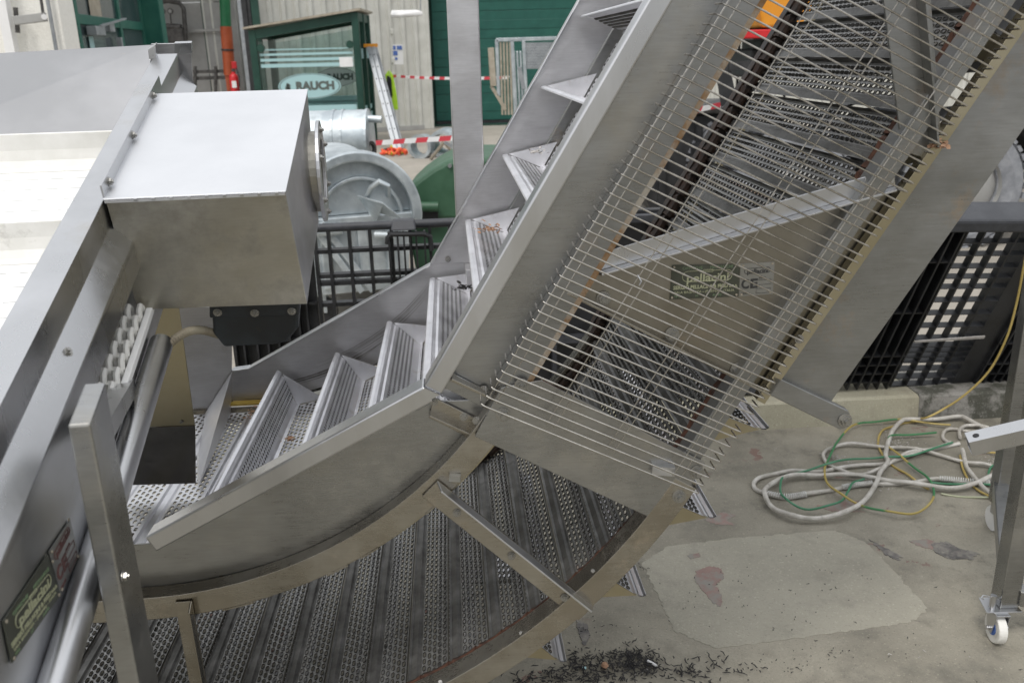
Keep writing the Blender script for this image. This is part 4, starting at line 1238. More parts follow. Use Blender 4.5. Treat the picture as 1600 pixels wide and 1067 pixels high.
# --- open green gate leaf with panes, and the white wall
GA0, GA1 = far(90, 60, 9.0), far(224, 60, 12.4)
g0, g1 = V3(GA0.x, 9.0, 0), V3(GA1.x, 12.4, 0)
gd = (g1-g0).normalized(); gn = Vector((gd.y, -gd.x, 0)); gl = (g1-g0).length
GG = thing('gate_leaf', 'open green framed gate leaf with dark window panes and a silver closer at upper left', 'gate', tuple((g0+g1)/2))
def gate_pt(px, py):
    return hit(px, py, g0, gn)
def gate_uv(px, py): q = gate_pt(px, py); return (q-g0).dot(gd), q.z
def gbar(u0, u1, z0, z1, dep=.05, m=GATEG, name='gate_bar'):
    q = [g0+gd*u0+Zd*z0, g0+gd*u1+Zd*z0, g0+gd*u1+Zd*z1, g0+gd*u0+Zd*z1]
    return MB().prism([p+gn*dep/2 for p in q], -gn*dep).build(name, m, GG, .006)
zm = gate_uv(170, 36)[1]
zu = zm+1.1; zl = zm-1.5
us = [0, gate_uv(117, 30)[0], gate_uv(184, 30)[0], gl]
for k, u in enumerate(us): gbar(u-.045, u+.045, .03, zu+.3, .06, GATEG, 'gate_stile')
for z in (.1, zm-.62, zm, zu):
    for k in range(3): gbar(us[k]+.045, us[k+1]-.045, z-.05, z+.05)
for k in range(3):
    for za, zb in ((.15, zm-.67), (zm-.57, zm-.05), (zm+.05, zu-.05)):
        q = [g0+gd*(us[k]+.045)+Zd*za, g0+gd*(us[k+1]-.045)+Zd*za, g0+gd*(us[k+1]-.045)+Zd*zb, g0+gd*(us[k]+.045)+Zd*zb]
        MB().prism(q, -gn*.012).build('gate_pane', GLASSD, GG)
def gbox(px, py, su, sz, dep, m, name, off=.05):
    u, z = gate_uv(px, py)
    q = [g0+gd*(u-su/2)+Zd*(z-sz/2), g0+gd*(u+su/2)+Zd*(z-sz/2), g0+gd*(u+su/2)+Zd*(z+sz/2), g0+gd*(u-su/2)+Zd*(z+sz/2)]
    return MB().prism([p+gn*(off+dep) for p in q], -gn*dep).build(name, m, GG, .005)
gbox(146, 10, .42, .30, .006, ORANGEP if False else TRIPOD, 'pane_notice', .012)
gbox(138, 49, .34, .09, .10, ALU, 'closer_body', .03)
gbox(160, 44, .2, .09, .08, ALU, 'closer_block', .03)
MB().beam(gate_pt(138, 42)+gn*.12, gate_pt(182, 30)+gn*.10, .03, .02).build('closer_arm', ALU, GG)
gbox(179, 69, .06, .14, .06, ALU, 'latch', .03)
gbox(141, 67, .16, .12, .006, DECAL, 'pane_sticker', .012)
pe = fpt(228, 30, 12.4)
MB().box((pe.x+.02, 12.5, 2.0), .34, .16, 4.0).build('gate_post', GATEG, GG, .01)
WWx = far(94, 40, 8.6)
WW = thing('white_wall', 'bright white rendered wall at the upper left corner beside the green gate', 'wall', (WWx.x-1.2, 8.7, 0))
MB().box((WWx.x-1.5, 8.78, 2.0), 3.0, .3, 4.0).build('wall_face', WWALL, WW)
dp0, dp1 = far(6, -20, 8.55), far(20, 84, 8.55)
tag(MB().beam(V3((dp0.x+dp1.x)/2, 8.52, 0), V3((dp0.x+dp1.x)/2, 8.52, 4), .085, .085).build('downpipe', WHITE), 'square white downpipe at the left edge of the white wall', 'pipe')
cp = far(77, 30, 8.55)
tag(MB().tube([V3(cp.x, 8.58, 0), V3(cp.x, 8.58, 4)], .018, 8).build('cable_conduit', ALU), 'thin grey vertical conduit on the white wall near the gate', 'conduit')
BK = thing('wall_bracket', 'small steel arm bracket with a hook bolt on the white wall', 'bracket', tuple(far(48, 30, 8.5)))
MB().beam(far(22, 33, 8.42), far(72, 27, 8.42), .05, .075).build('arm', GWALL, BK, .006)
MB().beam(far(24, 12, 8.5), far(28, 52, 8.5), .03, .03).build('fixing_plate', PIPEM, BK)
MB().tube([far(63, -6, 8.42), far(66, 12, 8.42), far(68, 28, 8.40)], .014, 8).build('hook', PIPEM, BK)
MB().cyl(far(69, 27, 8.36), far(69, 27, 8.44), .025, 8).build('bolt_head', WHITE, BK)

# ==================================================================== SMOKING SHELTER
SY = 17.4
SH = thing('smoking_shelter', 'green framed smoking shelter with striped glass and an oval lettered emblem', 'shelter', (far(480, 200, SY).x, SY+.6, 0))
def sp(px, py, Y=SY): return far(px, py, Y)
xl, xr = sp(402, 120).x, sp(560, 100).x
zrl, zrr = sp(390, 42).z, sp(558, 14).z
SD = 1.35
def post(x, y, z): return MB().box((x, y, z/2), .13, .13, z)
for x, z in ((xl, zrl), (xr, zrr)):
    post(x, SY, z-.06).build('shelter_post', DGREEN, SH, .01)
    post(x, SY+SD, z-.06).build('shelter_post', DGREEN, SH, .01)
post(xr, SY+SD*.5, zrr-.06).build('shelter_post', DGREEN, SH, .01)
for y in (SY, SY+SD):
    b = MB(); b.prism([V3(xl+.065, y-.05, zrl-.22), V3(xr-.065, y-.05, zrr-.22), V3(xr-.065, y-.05, zrr-.06), V3(xl+.065, y-.05, zrl-.06)], (0, .1, 0)); b.build('shelter_beam', DGREEN, SH)
for x, z in ((xl, zrl), (xr, zrr)):
    MB().box((x, SY+SD/2, z-.14), .1, SD-.15, .15).build('shelter_beam', DGREEN, SH)
b = MB(); b.prism([V3(xl-.14, SY-.14, zrl-.05), V3(xr+.12, SY-.14, zrr-.035), V3(xr+.12, SY-.14, zrr+.005), V3(xl-.14, SY-.14, zrl-.015)], (0, SD+.3, 0))
b.build('shelter_roof', TRIPOD, SH)
gz0 = .12
def gpane(x0, x1, y, za0, za1, name='glass_pane'):
    return MB().prism([V3(x0, y, gz0), V3(x1, y, gz0), V3(x1, y, za1), V3(x0, y, za0)], (0, .01, 0)).build(name, GLASS, SH)
gf = gpane(xl+.08, xr-.08, SY, zrl-.28, zrr-.30)
gb = gpane(xl+.08, xr-.08, SY+SD, zrl-.28, zrr-.30)
gs = MB().prism([V3(xr, SY+.08, gz0), V3(xr, SY+SD-.08, gz0), V3(xr, SY+SD-.08, zrr-.3), V3(xr, SY+.08, zrr-.3)], (.01, 0, 0)).build('glass_pane', GLASS, SH)
def stripe(pane, y, z, h, x0=None, x1=None):
    MB().prism([V3(x0 or xl+.09, y-.004, z), V3(x1 or xr-.09, y-.004, z), V3(x1 or xr-.09, y-.004, z+h), V3(x0 or xl+.09, y-.004, z+h)], (0, .003, 0)).build('decal_stripe', DECAL, pane)
for py, h in ((77, .02), (84.5, .04), (93, .05), (102, .065)): stripe(gf, SY, sp(480, py).z-h/2, h)
for py, h in ((171, .16), (184, .17), (197, .17)): stripe(gf, SY, sp(520, py).z-h/2, h)
for py, h in ((155, .12), (163, .12)): stripe(gb, SY+SD, sp(520, py, SY+SD).z-h/2, h)
for z in (sp(570, 84).z, sp(570, 92).z, sp(570, 175).z, sp(570, 187).z):
    MB().prism([V3(xr+.014, SY+.1, z), V3(xr+.014, SY+SD-.1, z), V3(xr+.014, SY+SD-.1, z+.09), V3(xr+.014, SY+.1, z+.09)], (.003, 0, 0)).build('decal_stripe', DECAL, gs)
def emblem(pane, cx_, cz, y, rx, rz, m):
    b = MB(); n = 40
    b.add([V3(cx_+rx*math.cos(2*math.pi*i/n), y, cz+rz*math.sin(2*math.pi*i/n)) for i in range(n)], [tuple(range(n))])
    b.build('emblem', m, pane)
    b = MB(); vs = []
    for i in range(n):
        a = 2*math.pi*i/n
        vs += [V3(cx_+rx*.94*math.cos(a), y-.003, cz+rz*.92*math.sin(a)), V3(cx_+rx*.965*math.cos(a), y-.003, cz+rz*.955*math.sin(a))]
    b.add(vs, [(2*i, 2*i+1, (2*i+3) % (2*n), (2*i+2) % (2*n)) for i in range(n)])
    b.build('emblem_line', DECALG, pane)
    hgt = rz*.62
    wd = text_width('RAUCH', hgt*1.38)
    M = frame_mat(V3(1, 0, 0), V3(0, 0, 1), V3(0, -1, 0), V3(cx_-rx*.44, y-.004, cz-rz*.26))
    t = text_mesh('RAUCH', hgt*1.38, 'lettering', DECALG, pane, Matrix.Identity(4), .012)
    t.matrix_local = Matrix.Translation(-WL[pane]) @ M @ Matrix.Diagonal((rx*1.18/wd, 1, 1, 1))
    # leaf sprig to the left of the word
    b = MB()
    for (dx, dz, s_, r_) in ((-.68, .02, .15, .5), (-.73, -.12, .13, 2.2), (-.66, -.16, .11, 1.0), (-.69, .16, .11, .2)):
        q = [V3(cx_+rx*dx+s_*rx*math.cos(r_+k*1.05)*(.7 if k % 2 else 1)*.6, y-.004, cz+rz*dz+s_*rx*math.sin(r_+k*1.05)*(.6 if k % 2 else 1)*.6) for k in range(6)]
        b.add(q, [tuple(range(6))])
    b.build('emblem_leaf', DECALG, pane)
ce = sp(484, 135); e2 = sp(484+49, 135).x-ce.x; e3 = ce.z-sp(484, 155).z
emblem(gf, ce.x, ce.z, SY-.006, e2, e3, DECAL)
ce = sp(526, 121, SY+SD); emblem(gb, ce.x, ce.z, SY+SD-.006, e2*.72, e3*.8, WHITE)
MB().prism([V3(sp(530, 91).x, SY-.008, sp(530, 105).z), V3(sp(551, 91).x, SY-.008, sp(530, 105).z), V3(sp(551, 91).x, SY-.008, sp(530, 90).z), V3(sp(530, 91).x, SY-.008, sp(530, 90).z)], (0, .004, 0)).build('notice_sheet', WHITE, gf)
for px, py in ((408, 76), (547, 70)): MB().cyl(sp(px, py)+V3(0, -.05, 0), sp(px, py)+V3(0, .02, 0), .07, 12).build('glass_clamp', DGREEN, SH)
# --- things by the wall
LA = thing('ladder', 'folded aluminium ladder leaning beside the right side of the shelter', 'ladder', tuple(gnd(622, 236)))
la0, la1 = gnd(622, 236), far(579, 74, 17.9)
ldir = (la1-la0).normalized()
for j, off in enumerate((-.042, .042)):
    for k, dy in enumerate((0, .34)):
        o_ = V3(off, dy+off*.3, 0)
        MB().beam(la0+o_, la1+o_-ldir*(.10 if j else 0), .03, .10, up=(0, 1, 0)).build('ladder_rail', ALU, LA, .004) if False else MB().beam(la0+o_, la1+o_, .075, .03, up=(0, 1, 0)).build('ladder_rail', ALU, LA, .004)
    L_ = (la1-la0).length
    for q in range(int(L_/.28)):
        p = la0+ldir*(.2+q*.28)+V3(off, off*.3, 0)
        MB().cyl(p+V3(0, -.022, 0), p+V3(0, .36, 0), .014, 8).build('ladder_rung', PIPEM, LA)
MB().box(la1+V3(0, .05, .03), .26, .1, .06).build('end_cap', ORANGE, LA)
PO = thing('thin_pole', 'thin pale pole standing against the corrugated wall left of the poster', 'pole', tuple(V3(far(618, 190, 18.6).x, 18.6, 0)))
pa = far(606, -30, 18.6); pc = V3(far(617, 190, 18.6).x, 18.6, 0)
MB().tube([pc, V3(pa.x, 18.6, pa.z)], .03, 8).build('pole_tube', CREAM, PO)
for y in (50, 95, 118, 150): MB().box(far(611+y*.03, y, 18.57), .07, .05, .10).build('pole_clamp', CREAM, PO, .01)
VE = thing('safety_vest', 'yellow and black safety vest hanging on the pole beside the ladder', 'vest', tuple(far(606, 170, 18.5)))
def cloth(name, pxs, Y, m, parent, dep=.05):
    b = MB(); pts = [far(x, y, Y)+V3(0, random.uniform(-.03, .03), 0) for x, y in pxs]
    b.prism(pts, (0, dep, 0)); return b.build(name, m, parent, .012)
cloth('vest_panel', ((600, 120), (607, 110), (610, 130), (608, 168), (603, 170)), 18.30, HIVIS, VE)
cloth('vest_panel', ((608, 110), (614, 118), (620, 150), (622, 172), (613, 172), (611, 140)), 18.28, HIVIS, VE)
cloth('vest_lining', ((605, 118), (611, 122), (613, 150), (608, 160), (604, 140)), 18.25, BLACKC, VE)
PS = thing('poster', 'small white poster with blue printing on the corrugated wall', 'poster', tuple(far(621, 86, 19.2)))
q = [far(612, 70, 19.2), far(629, 70, 19.2), far(630.5, 101, 19.2), far(614, 101, 19.2)]
MB().prism(q, (0, .02, 0)).build('sheet', WHITE, PS)
for (xa, xb, ya, yb) in ((614, 618, 72, 78), (620, 628, 72, 78), (614, 621, 80, 87), (617, 621, 90, 94)):
    MB().prism([far(xa, ya, 19.19), far(xb, ya, 19.19), far(xb+.3, yb, 19.19), far(xa+.3, yb, 19.19)], (0, .004, 0)).build('printed_block', BLUE, PS)
HP = thing('wall_hoop', 'white flat hoop on a thin rod hanging at the corner of the corrugated wall', 'hoop', tuple(far(632, 22, 18.8)))
MB().tube([far(608, 24, 18.8), far(625, 24, 18.8), far(645, 22.5, 18.8), far(657, 21.5, 18.8), far(650, 20, 19.2), far(612, 21, 19.2)], .05, 8).build('hoop_rim', WHITE, HP)
MB().tube([far(657, 21.5, 18.8), far(657, -30, 18.8)], .012, 6).build('hoop_rod', ALU, HP)
# barrier tapes: striped ribbons
def tape(a, c, hgt, n, label, sag=.03, twist=0.):
    T = thing('barrier_tape', label, 'tape', tuple((a+c)/2), 'barrier tapes')
    cut = MB(), MB()
    for i in range(n):
        t0, t1 = i/n, (i+1)/n
        p, q = a.lerp(c, t0), a.lerp(c, t1)
        p.z -= sag*4*t0*(1-t0); q.z -= sag*4*t1*(1-t1)
        sh = (c-a).normalized()*hgt*.45
        pts = [p, q, q+Zd*hgt+sh, p+Zd*hgt+sh]
        MB().prism(pts, V3(0, .003, 0)).build(('red_stripe', 'white_stripe')[i % 2], (PINK, WHITE)[i % 2], T)
    return T
tape(far(612, 121, 18.4), far(795, 124, 15.0), .05, 22, 'red and white barrier tape stretched in front of the green roll door')
tape(far(579, 228, 8.6), far(722, 219, 8.2), .045, 8, 'red and white barrier tape stretched low over the galvanised container and pipe rings', .0)
# pipe rings
def rings(name, label, px, py, ro, ri, L_, ax, Y, ribs=0):
    T = thing(name, label, 'pipe section', tuple(V3(far(px, py, Y).x, Y, 0)), 'pipe sections on the yard')
    c = V3(far(px, py, Y).x, Y, ro+.006); ax = Vector(ax).normalized()
    MB().ring(c+ax*L_/2, ax, ro, ri, L_, 36).build('pipe_shell', GALV, T)
    for k in range(ribs):
        MB().ring(c+ax*(L_*(k+.5)/ribs), ax, ro+.02, ro-.005, L_*.25/ribs, 36).build('rib', GALV, T)
    MB().ring(c-ax*.012, ax, ro+.015, ri, .03, 36).build('end_flange', GALV, T)
yr = gnd(657, 248).y
rings('pipe_section', 'left short grey pipe ring lying on the yard beside the ladder', 656, 235, .19, .15, .28, (.25, 1, 0), yr, 0)
rings('pipe_section', 'right ribbed grey pipe ring lying on the yard against the square post', 690, 232, .21, .17, .75, (.1, 1, 0), yr+.15, 3)
ST = thing('folding_trestle', 'small folding stand of pale legs in front of the ribbed pipe ring', 'stand', tuple(gnd(690, 248)))
MB().beam(gnd(673, 250)+Zd*.01, far(694, 222, 14.2), .035, .04).build('trestle_leg', TRIPOD, ST)
MB().beam(gnd(712, 246)+Zd*.01, far(694, 222, 14.2), .035, .04).build('trestle_leg', TRIPOD, ST)
MB().beam(far(694, 222, 14.2), far(712, 232, 14.2), .04, .05).build('trestle_bar', ALU, ST)
# red straps in a heap
def heap(name, label, c, r, n, m, rad, cat, hgt=.1):
    b = MB()
    for k in range(n):
        pts = []; a = random.uniform(0, 6.3); x = random.gauss(0, r*.4); y = random.gauss(0, r*.4)
        for j in range(9):
            a += random.uniform(-.9, .9)
            x += math.cos(a)*r*.28; y += math.sin(a)*r*.28
            x *= .9; y *= .9
            pts.append(Vector(c)+V3(x, y, abs(random.gauss(.4, .4))*hgt*(1-.5*min(1, math.hypot(x, y)/r))+rad))
        b.tube(pts, rad, 6)
    return tag(b.build(name, m), label, cat)
heap('strap_heap', 'heap of red and yellow lashing straps at the foot of the ladder', gnd(616, 243), .16, 12, REDC, .022, 'straps', .16)
tag(cloth('dark_rag', ((598, 234), (608, 231), (618, 234), (622, 239), (604, 241)), gnd(606, 243).y+.1, BLACKC, None, .1), 'black rag lying behind the red strap heap', 'rag')
heap('green_strap', 'bright green lashing strap lying between the galvanised container and the green bin', gnd(622, 310), .14, 7, GREENS, .022, 'strap', .12)

# --- wire mesh roll container behind the elevator
RC = thing('roll_container', 'grey steel roll container with a chequer plate panel seen behind the elevator trough', 'trolley', tuple(V3(far(810, 150, 13.5).x, 13.5, 0)))
ry = 13.5
def rb(a, c, wd_=.05, m=GALV, name='frame_bar'): MB().beam(far(*a, ry), far(*c, ry), wd_, wd_).build(name, m, RC, .005)
rb((775, 63), (880, 60), .05); rb((776, 63), (779, 150)); rb((800, 63), (806, 190)); rb((818, 64), (822, 150))
for x in range(782, 800, 5): rb((x, 66), (x+3, 180), .03, TRIPOD, 'mesh_bar')
for x in range(803, 818, 5): rb((x, 80), (x+4, 165), .03, GALV, 'mesh_bar')
rb((767, 75), (771, 135), .09, TRIPOD, 'side_post'); rb((768, 135), (790, 172), .05, TRIPOD, 'strut'); rb((812, 105), (818, 140), .06, ALU, 'latch_bar')
b = MB(); b.prism([far(817, 67, ry), far(870, 66, ry), far(870, 108, ry), far(817, 108, ry)], (0, .03, 0)); b.build('chequer_panel', ALU, RC)
b = MB()
for i in range(14):
    for j in range(9):
        q = far(819+i*3.6+(j % 2)*1.8, 69+j*4.4, ry-.004); s_ = .017
        b.beam(q-V3(s_*.7, 0, s_*(.5 if (i+j) % 2 else -.5)), q+V3(s_*.7, 0, s_*(.5 if (i+j) % 2 else -.5)), .006, .006)
ob = b.build('chequer_ribs', GALV, RC); ob['kind'] = 'stuff'
b = MB(); q = far(790, 150, ry); b.box((q.x+.35, ry+.5, .3), 1.0, .9, .04); b.build('base_tray', TRIPOD, RC)
for dx in (-.05, .75):
    MB().cyl((q.x+dx, ry+.2, .06), (q.x+dx, ry+.24, .06), .06, 14).build('castor', BPLAS, RC); MB().box((q.x+dx, ry+.22, .19), .05, .05, .22).build('castor_fork', PIPEM, RC)

# ==================================================================== CONTAINERS IN THE YARD
def bin_arc(cx_, cz, r, a0, a1, n): return [(cx_+r*math.cos(R(a0+(a1-a0)*i/n)), cz+r*math.sin(R(a0+(a1-a0)*i/n))) for i in range(n+1)]
GBY = 5.6
gc = far(556, 292, GBY)
GB = thing('galvanised_container', 'front galvanised steel waste container with a rounded lid, handle and lug behind the black pallet', 'waste container', (gc.x-.45, GBY+.5, 0))
yaw = Matrix.Rotation(R(18), 3, 'Z')
def gl_(x, y, z): return Vector((gc.x, GBY, 0))+yaw @ Vector((x, y, 0))+Zd*z
def xprism(prof, y0, y1, name, m, bev=.008):   # profile in (x, z), extruded along the container's depth
    return MB().prism([gl_(x, y0, z) for x, z in prof], gl_(0, y1, 0)-gl_(0, y0, 0)).build(name, m, GB, bev)
zc = gc.z-.18; rr = .36
xprism([(-rr*.98, zc), (-.33, .22), (.30, .22), (rr*.98, zc)], .03, 1.1, 'bin_body', GALV)
lid = bin_arc(0, zc, rr, 0, 180, 24)
xprism(lid, .04, 1.12, 'lid', GALV)
rim = bin_arc(0, zc, rr+.045, -8, 175, 26)+list(reversed(bin_arc(0, zc, rr-.02, -8, 175, 26)))
xprism(rim, -.07, .06, 'lid_rim', GALV, .012)
rim2 = bin_arc(.02, zc-.03, rr*.76, 5, 150, 20)+list(reversed(bin_arc(.02, zc-.03, rr*.70, 5, 150, 20)))
xprism(rim2, -.012, .05, 'pressed_ridge', GALV, .006)
for x0 in (-.22, 0.02, .2):
    xprism([(x0-.03, .26), (x0+.03, .26), (x0+.035, zc-.05), (x0-.035, zc-.05)], .0, .06, 'pressed_ridge', GALV, .012)
xprism([(-.37, zc-.05), (.37, zc-.05), (.37, zc), (-.37, zc)], -.03, .08, 'body_rim', GALV)
b = MB(); b.prism([gl_(.0, -.02, zc+.13), gl_(.13, -.20, zc+.10), gl_(.24, -.20, zc+.0), gl_(.12, -.02, zc+.02)], gl_(.0, 0, .0)-gl_(0, 0, .012)); b.build('lid_hook_plate', GALV, GB, .003)
b = MB(); b.prism([gl_(.0, -.02, zc+.13), gl_(.13, -.20, zc+.10), gl_(.10, -.02, zc-.06)], gl_(.008, 0, .0)-gl_(0, 0, 0)); b.build('lid_hook_plate', GALV, GB, .003)
b = MB(); b.tube([gl_(.06, -.03, zc+.11), gl_(.08, -.09, zc+.18), gl_(.13, -.12, zc+.22), gl_(.18, -.12, zc+.19), gl_(.19, -.06, zc+.12)], .018, 10); b.build('lid_handle', GALV, GB)
for z in (zc-.08, .55): MB().tube([gl_(-.30, -.05, z), gl_(-.12, -.09, z+.01)], .028, 14).build('lifting_pin', GALV, GB) if z > .6 else MB().tube([gl_(.10, -.02, z+.05), gl_(.21, -.10, z+.05)], .024, 14).build('lifting_pin', GALV, GB)
for x0, x1 in ((-.30, -.02), (-.24, .05)):
    MB().beam(gl_(x0, -.04, zc-.02), gl_(x1, -.05, .24), .03, .04).build('stay_bar', GALV, GB, .005)
for x0 in (-.25, .25):
    for y0 in (.15, .95):
        MB().cyl(gl_(x0, y0-.025, .09), gl_(x0, y0+.025, .09), .09, 16).build('castor', BPLAS, GB); MB().beam(gl_(x0, y0, .08), gl_(x0, y0, .26), .07, .05).build('castor_fork', GALV, GB)
# second container lying behind: a drum seen from the side
g2 = far(545, 212, 7.6)
G2 = thing('galvanised_container', 'rear galvanised steel waste container with a ribbed barrel lid below the shelter glass', 'waste container', (g2.x, 7.6, 0))
zc2 = g2.z-.04; r2 = .24
x0, x1 = far(478, 212, 7.6).x, far(577, 212, 7.6).x
MB().tube([V3(x0, 7.75, zc2), V3(x1-.06, 7.75, zc2), V3(x1-.015, 7.75, zc2), V3(x1, 7.75, zc2)], r2, 32, radii=[r2, r2, r2*.97, r2*.86]).build('barrel_lid', GALV, G2)
for px in (520, 534, 572): MB().ring(V3(far(px, 212, 7.6).x, 7.75, zc2), (1, 0, 0), r2+.008, r2-.02, .02, 32).build('rib', GALV, G2)
MB().tube([V3(x1-.02, 7.66, zc2+.17), V3(x1+.11, 7.64, zc2+.16)], .03, 12).build('lifting_pin', GALV, G2)
MB().ring(V3(x1+.002, 7.60, zc2-.08), (1, -.5, 0), .07, .045, .03, 20).build('side_opening', PIPEM, G2)
b = MB(); b.prism([V3(x0, 7.52, zc2-.02), V3(x1-.03, 7.52, zc2-.02), V3(x1-.10, 7.56, .2), V3(x0+.05, 7.56, .2)], V3(0, .5, 0)); b.build('bin_body', GALV, G2, .01)
for xx in (x0+.12, x1-.18):
    for yy in (7.6, 8.0): MB().cyl(V3(xx, yy-.02, .09), V3(xx, yy+.02, .09), .09, 14).build('castor', BPLAS, G2); MB().box((xx, yy, .17), .05, .06, .14).build('castor_fork', GALV, G2)
# green plastic container
NB = thing('green_container', 'dark green plastic waste container with a curved end behind the steel post', 'waste container', (far(690, 300, 6.2).x, 6.5, 0))
GNY = 6.2
pts = [far(x, y, GNY) for x, y in ((626, 344), (624, 318), (632, 300), (650, 283), (676, 264), (700, 251), (725, 246), (790, 246), (790, 344))]
zb = pts[0].z
b = MB().prism([V3(p.x, GNY, p.z) for p in pts], V3(0, .9, 0)).build('lid', GREENP, NB, .03)
a, c = far(624, 321, GNY), far(686, 321, GNY)
MB().tube([a-V3(0, .06, 0), c-V3(0, .06, 0)], .035, 12).build('grip_bar', GREENP, NB)
MB().beam(a-V3(-.04, .0, .0), a-V3(-.04, .0, .12), .06, .06).build('grip_end', GREENP, NB, .01)
b = MB(); q0 = far(632, 344, GNY); q1 = far(790, 344, GNY)
b.prism([V3(q0.x, GNY+.04, zb+.001), V3(q1.x, GNY+.04, zb+.001), V3(q1.x-.06, GNY+.06, .15), V3(q0.x+.06, GNY+.06, .15)], V3(0, .8, 0)); b.build('bin_body', GREENP, NB, .02)
MB().box(((a.x+c.x)/2+.03, GNY-.0, a.z-.10), .20, .03, .10).build('grip_recess', BPLAS, NB)
MB().cyl(far(703, 259, GNY)-V3(0, .02, 0), far(703, 259, GNY)+V3(0, .01, 0), .014, 10).build('lid_screw', STEELB, NB)
for xx in (q0.x+.14, q1.x-.14):
    for yy in (GNY+.15, GNY+.7): MB().cyl(V3(xx, yy-.02, .08), V3(xx, yy+.02, .08), .08, 14).build('castor', BPLAS, NB); MB().box((xx, yy, .13), .05, .05, .1).build('castor_fork', PIPEM, NB)

# ==================================================================== BLACK PLASTIC PALLETS ON THE KERB
# left: upright, seen edge on with an open rib grid
LPY = 3.95
pl0 = far(497, 356, LPY); pr0 = far(706, 348, LPY+.06)
PL = thing('plastic_pallet', 'black plastic grid pallet standing on edge on the kerb in front of the galvanised container', 'pallet', (pl0.x+.3, LPY, .131), 'black plastic pallets')
ex = (pr0-pl0); ex.z = 0; ex.normalize(); ey = Vector((-ex.y, ex.x, 0)); Lp = .86
zt2 = (pl0.z+pr0.z)/2
o_ = V3(pl0.x, pl0.y, 0)-ex*.02
def lp_(x, z, y=0.): return o_+ex*x+ey*y+Zd*z
MB().tube([lp_(-.42, zt2), lp_(Lp, zt2)], .020, 14).build('top_rail', BPLASB, PL)
gb_ = MB()
vx = [.0, .062, .155, .248, .345, .43, .52, .61, .70, .78, .86]
hz_ = [zt2-.11, zt2-.225, zt2-.26, zt2-.36, zt2-.47, zt2-.58, zt2-.66, .15]
for x in vx: gb_.beam(lp_(x, .135, .01), lp_(x, zt2, .01), .05, .014, up=ex)
for z in hz_: gb_.beam(lp_(0, z, .02), lp_(Lp, z, .02), .05, .018, up=Zd)
gb_.build('rib_grid', BPLAS, PL)
sb = MB()
sb.prism([lp_(-.42, .135), lp_(-.015, .135), lp_(-.015, zt2-.02), lp_(-.42, zt2-.02)], ey*.03)
for x in (-.06, -.10, -.15, -.2, -.25, -.3, -.36, -.40): sb.beam(lp_(x, .135, -.02), lp_(x, zt2-.02, -.02), .05, .008, up=ex)
for z in (.25, .45, .62, zt2-.16): sb.beam(lp_(-.42, z, -.015), lp_(-.015, z, -.015), .03, .010, up=Zd)
sb.build('ribbed_block', BPLAS, PL)
hb = MB()
hx0 = .345
for x in (hx0-.012, hx0+.028, hx0+.056, hx0+.084, hx0+.112, hx0+.150): hb.beam(lp_(x, zt2-.30, -.02), lp_(x, zt2-.03, -.02), .05, .008, up=ex)
hb.tube([lp_(hx0-.02, zt2-.08, -.03), lp_(hx0-.015, zt2-.05, -.035), lp_(hx0+.0, zt2-.035, -.04), lp_(hx0+.15, zt2-.04, -.04), lp_(hx0+.175, zt2-.055, -.035), lp_(hx0+.178, zt2-.12, -.03)], .012, 8)
hb.build('handle_block', BPLAS, PL)
MB().prism([lp_(hx0+.0, zt2-.02, -.05), lp_(hx0+.115, zt2-.02, -.05), lp_(hx0+.11, zt2+.024, -.02), lp_(hx0+.008, zt2+.024, -.02)], ey*.05).build('handle_cap', BPLASB, PL, .008)
P3 = thing('plastic_pallet', 'closed black plastic pallet standing on the kerb behind the wire guard', 'pallet', tuple(kerbpt(.9)+V3(0, .2, .131)), 'black plastic pallets')
k0, k1 = kerbpt(-.02)+kn*.16, kerbpt(1.30)+kn*.16
for (z0, z1, m) in ((.132, 1.02, BPLAS), ):
    MB().prism([k0+Zd*z0, k1+Zd*z0, k1+Zd*z1, k0+Zd*z1], kn*.05).build('deck_board', m, P3, .004)
for k in range(7):
    q = k0.lerp(k1, k/6); MB().beam(q+Zd*.132-kn*.03, q+Zd*1.0-kn*.03, .02, .05, up=kn).build('rib', BPLASB, P3)
for z in (.16, .45, .74, .99): MB().beam(k0+Zd*z-kn*.035, k1+Zd*z-kn*.035, .05, .03).build('rib', BPLASB, P3)
# right: tipped pallet showing its rib cells
RPR = Matrix.Rotation(R(6), 3, 'Z') @ Matrix.Rotation(R(24), 3, 'X') @ Matrix.Rotation(R(3), 3, 'Y')
pu, pr_, pn = RPR @ Zd, RPR @ V3(1, 0, 0), RPR @ V3(0, 1, 0)
pbase = hit(1402, 612, kerbpt(1.9)+V3(0, .12, 0), V3(0, 1, 0))
pbase.z = .133
PR = thing('plastic_pallet', 'black plastic pallet with deep rib cells leaning on the mossy kerb at right', 'pallet', tuple(pbase), 'black plastic pallets')
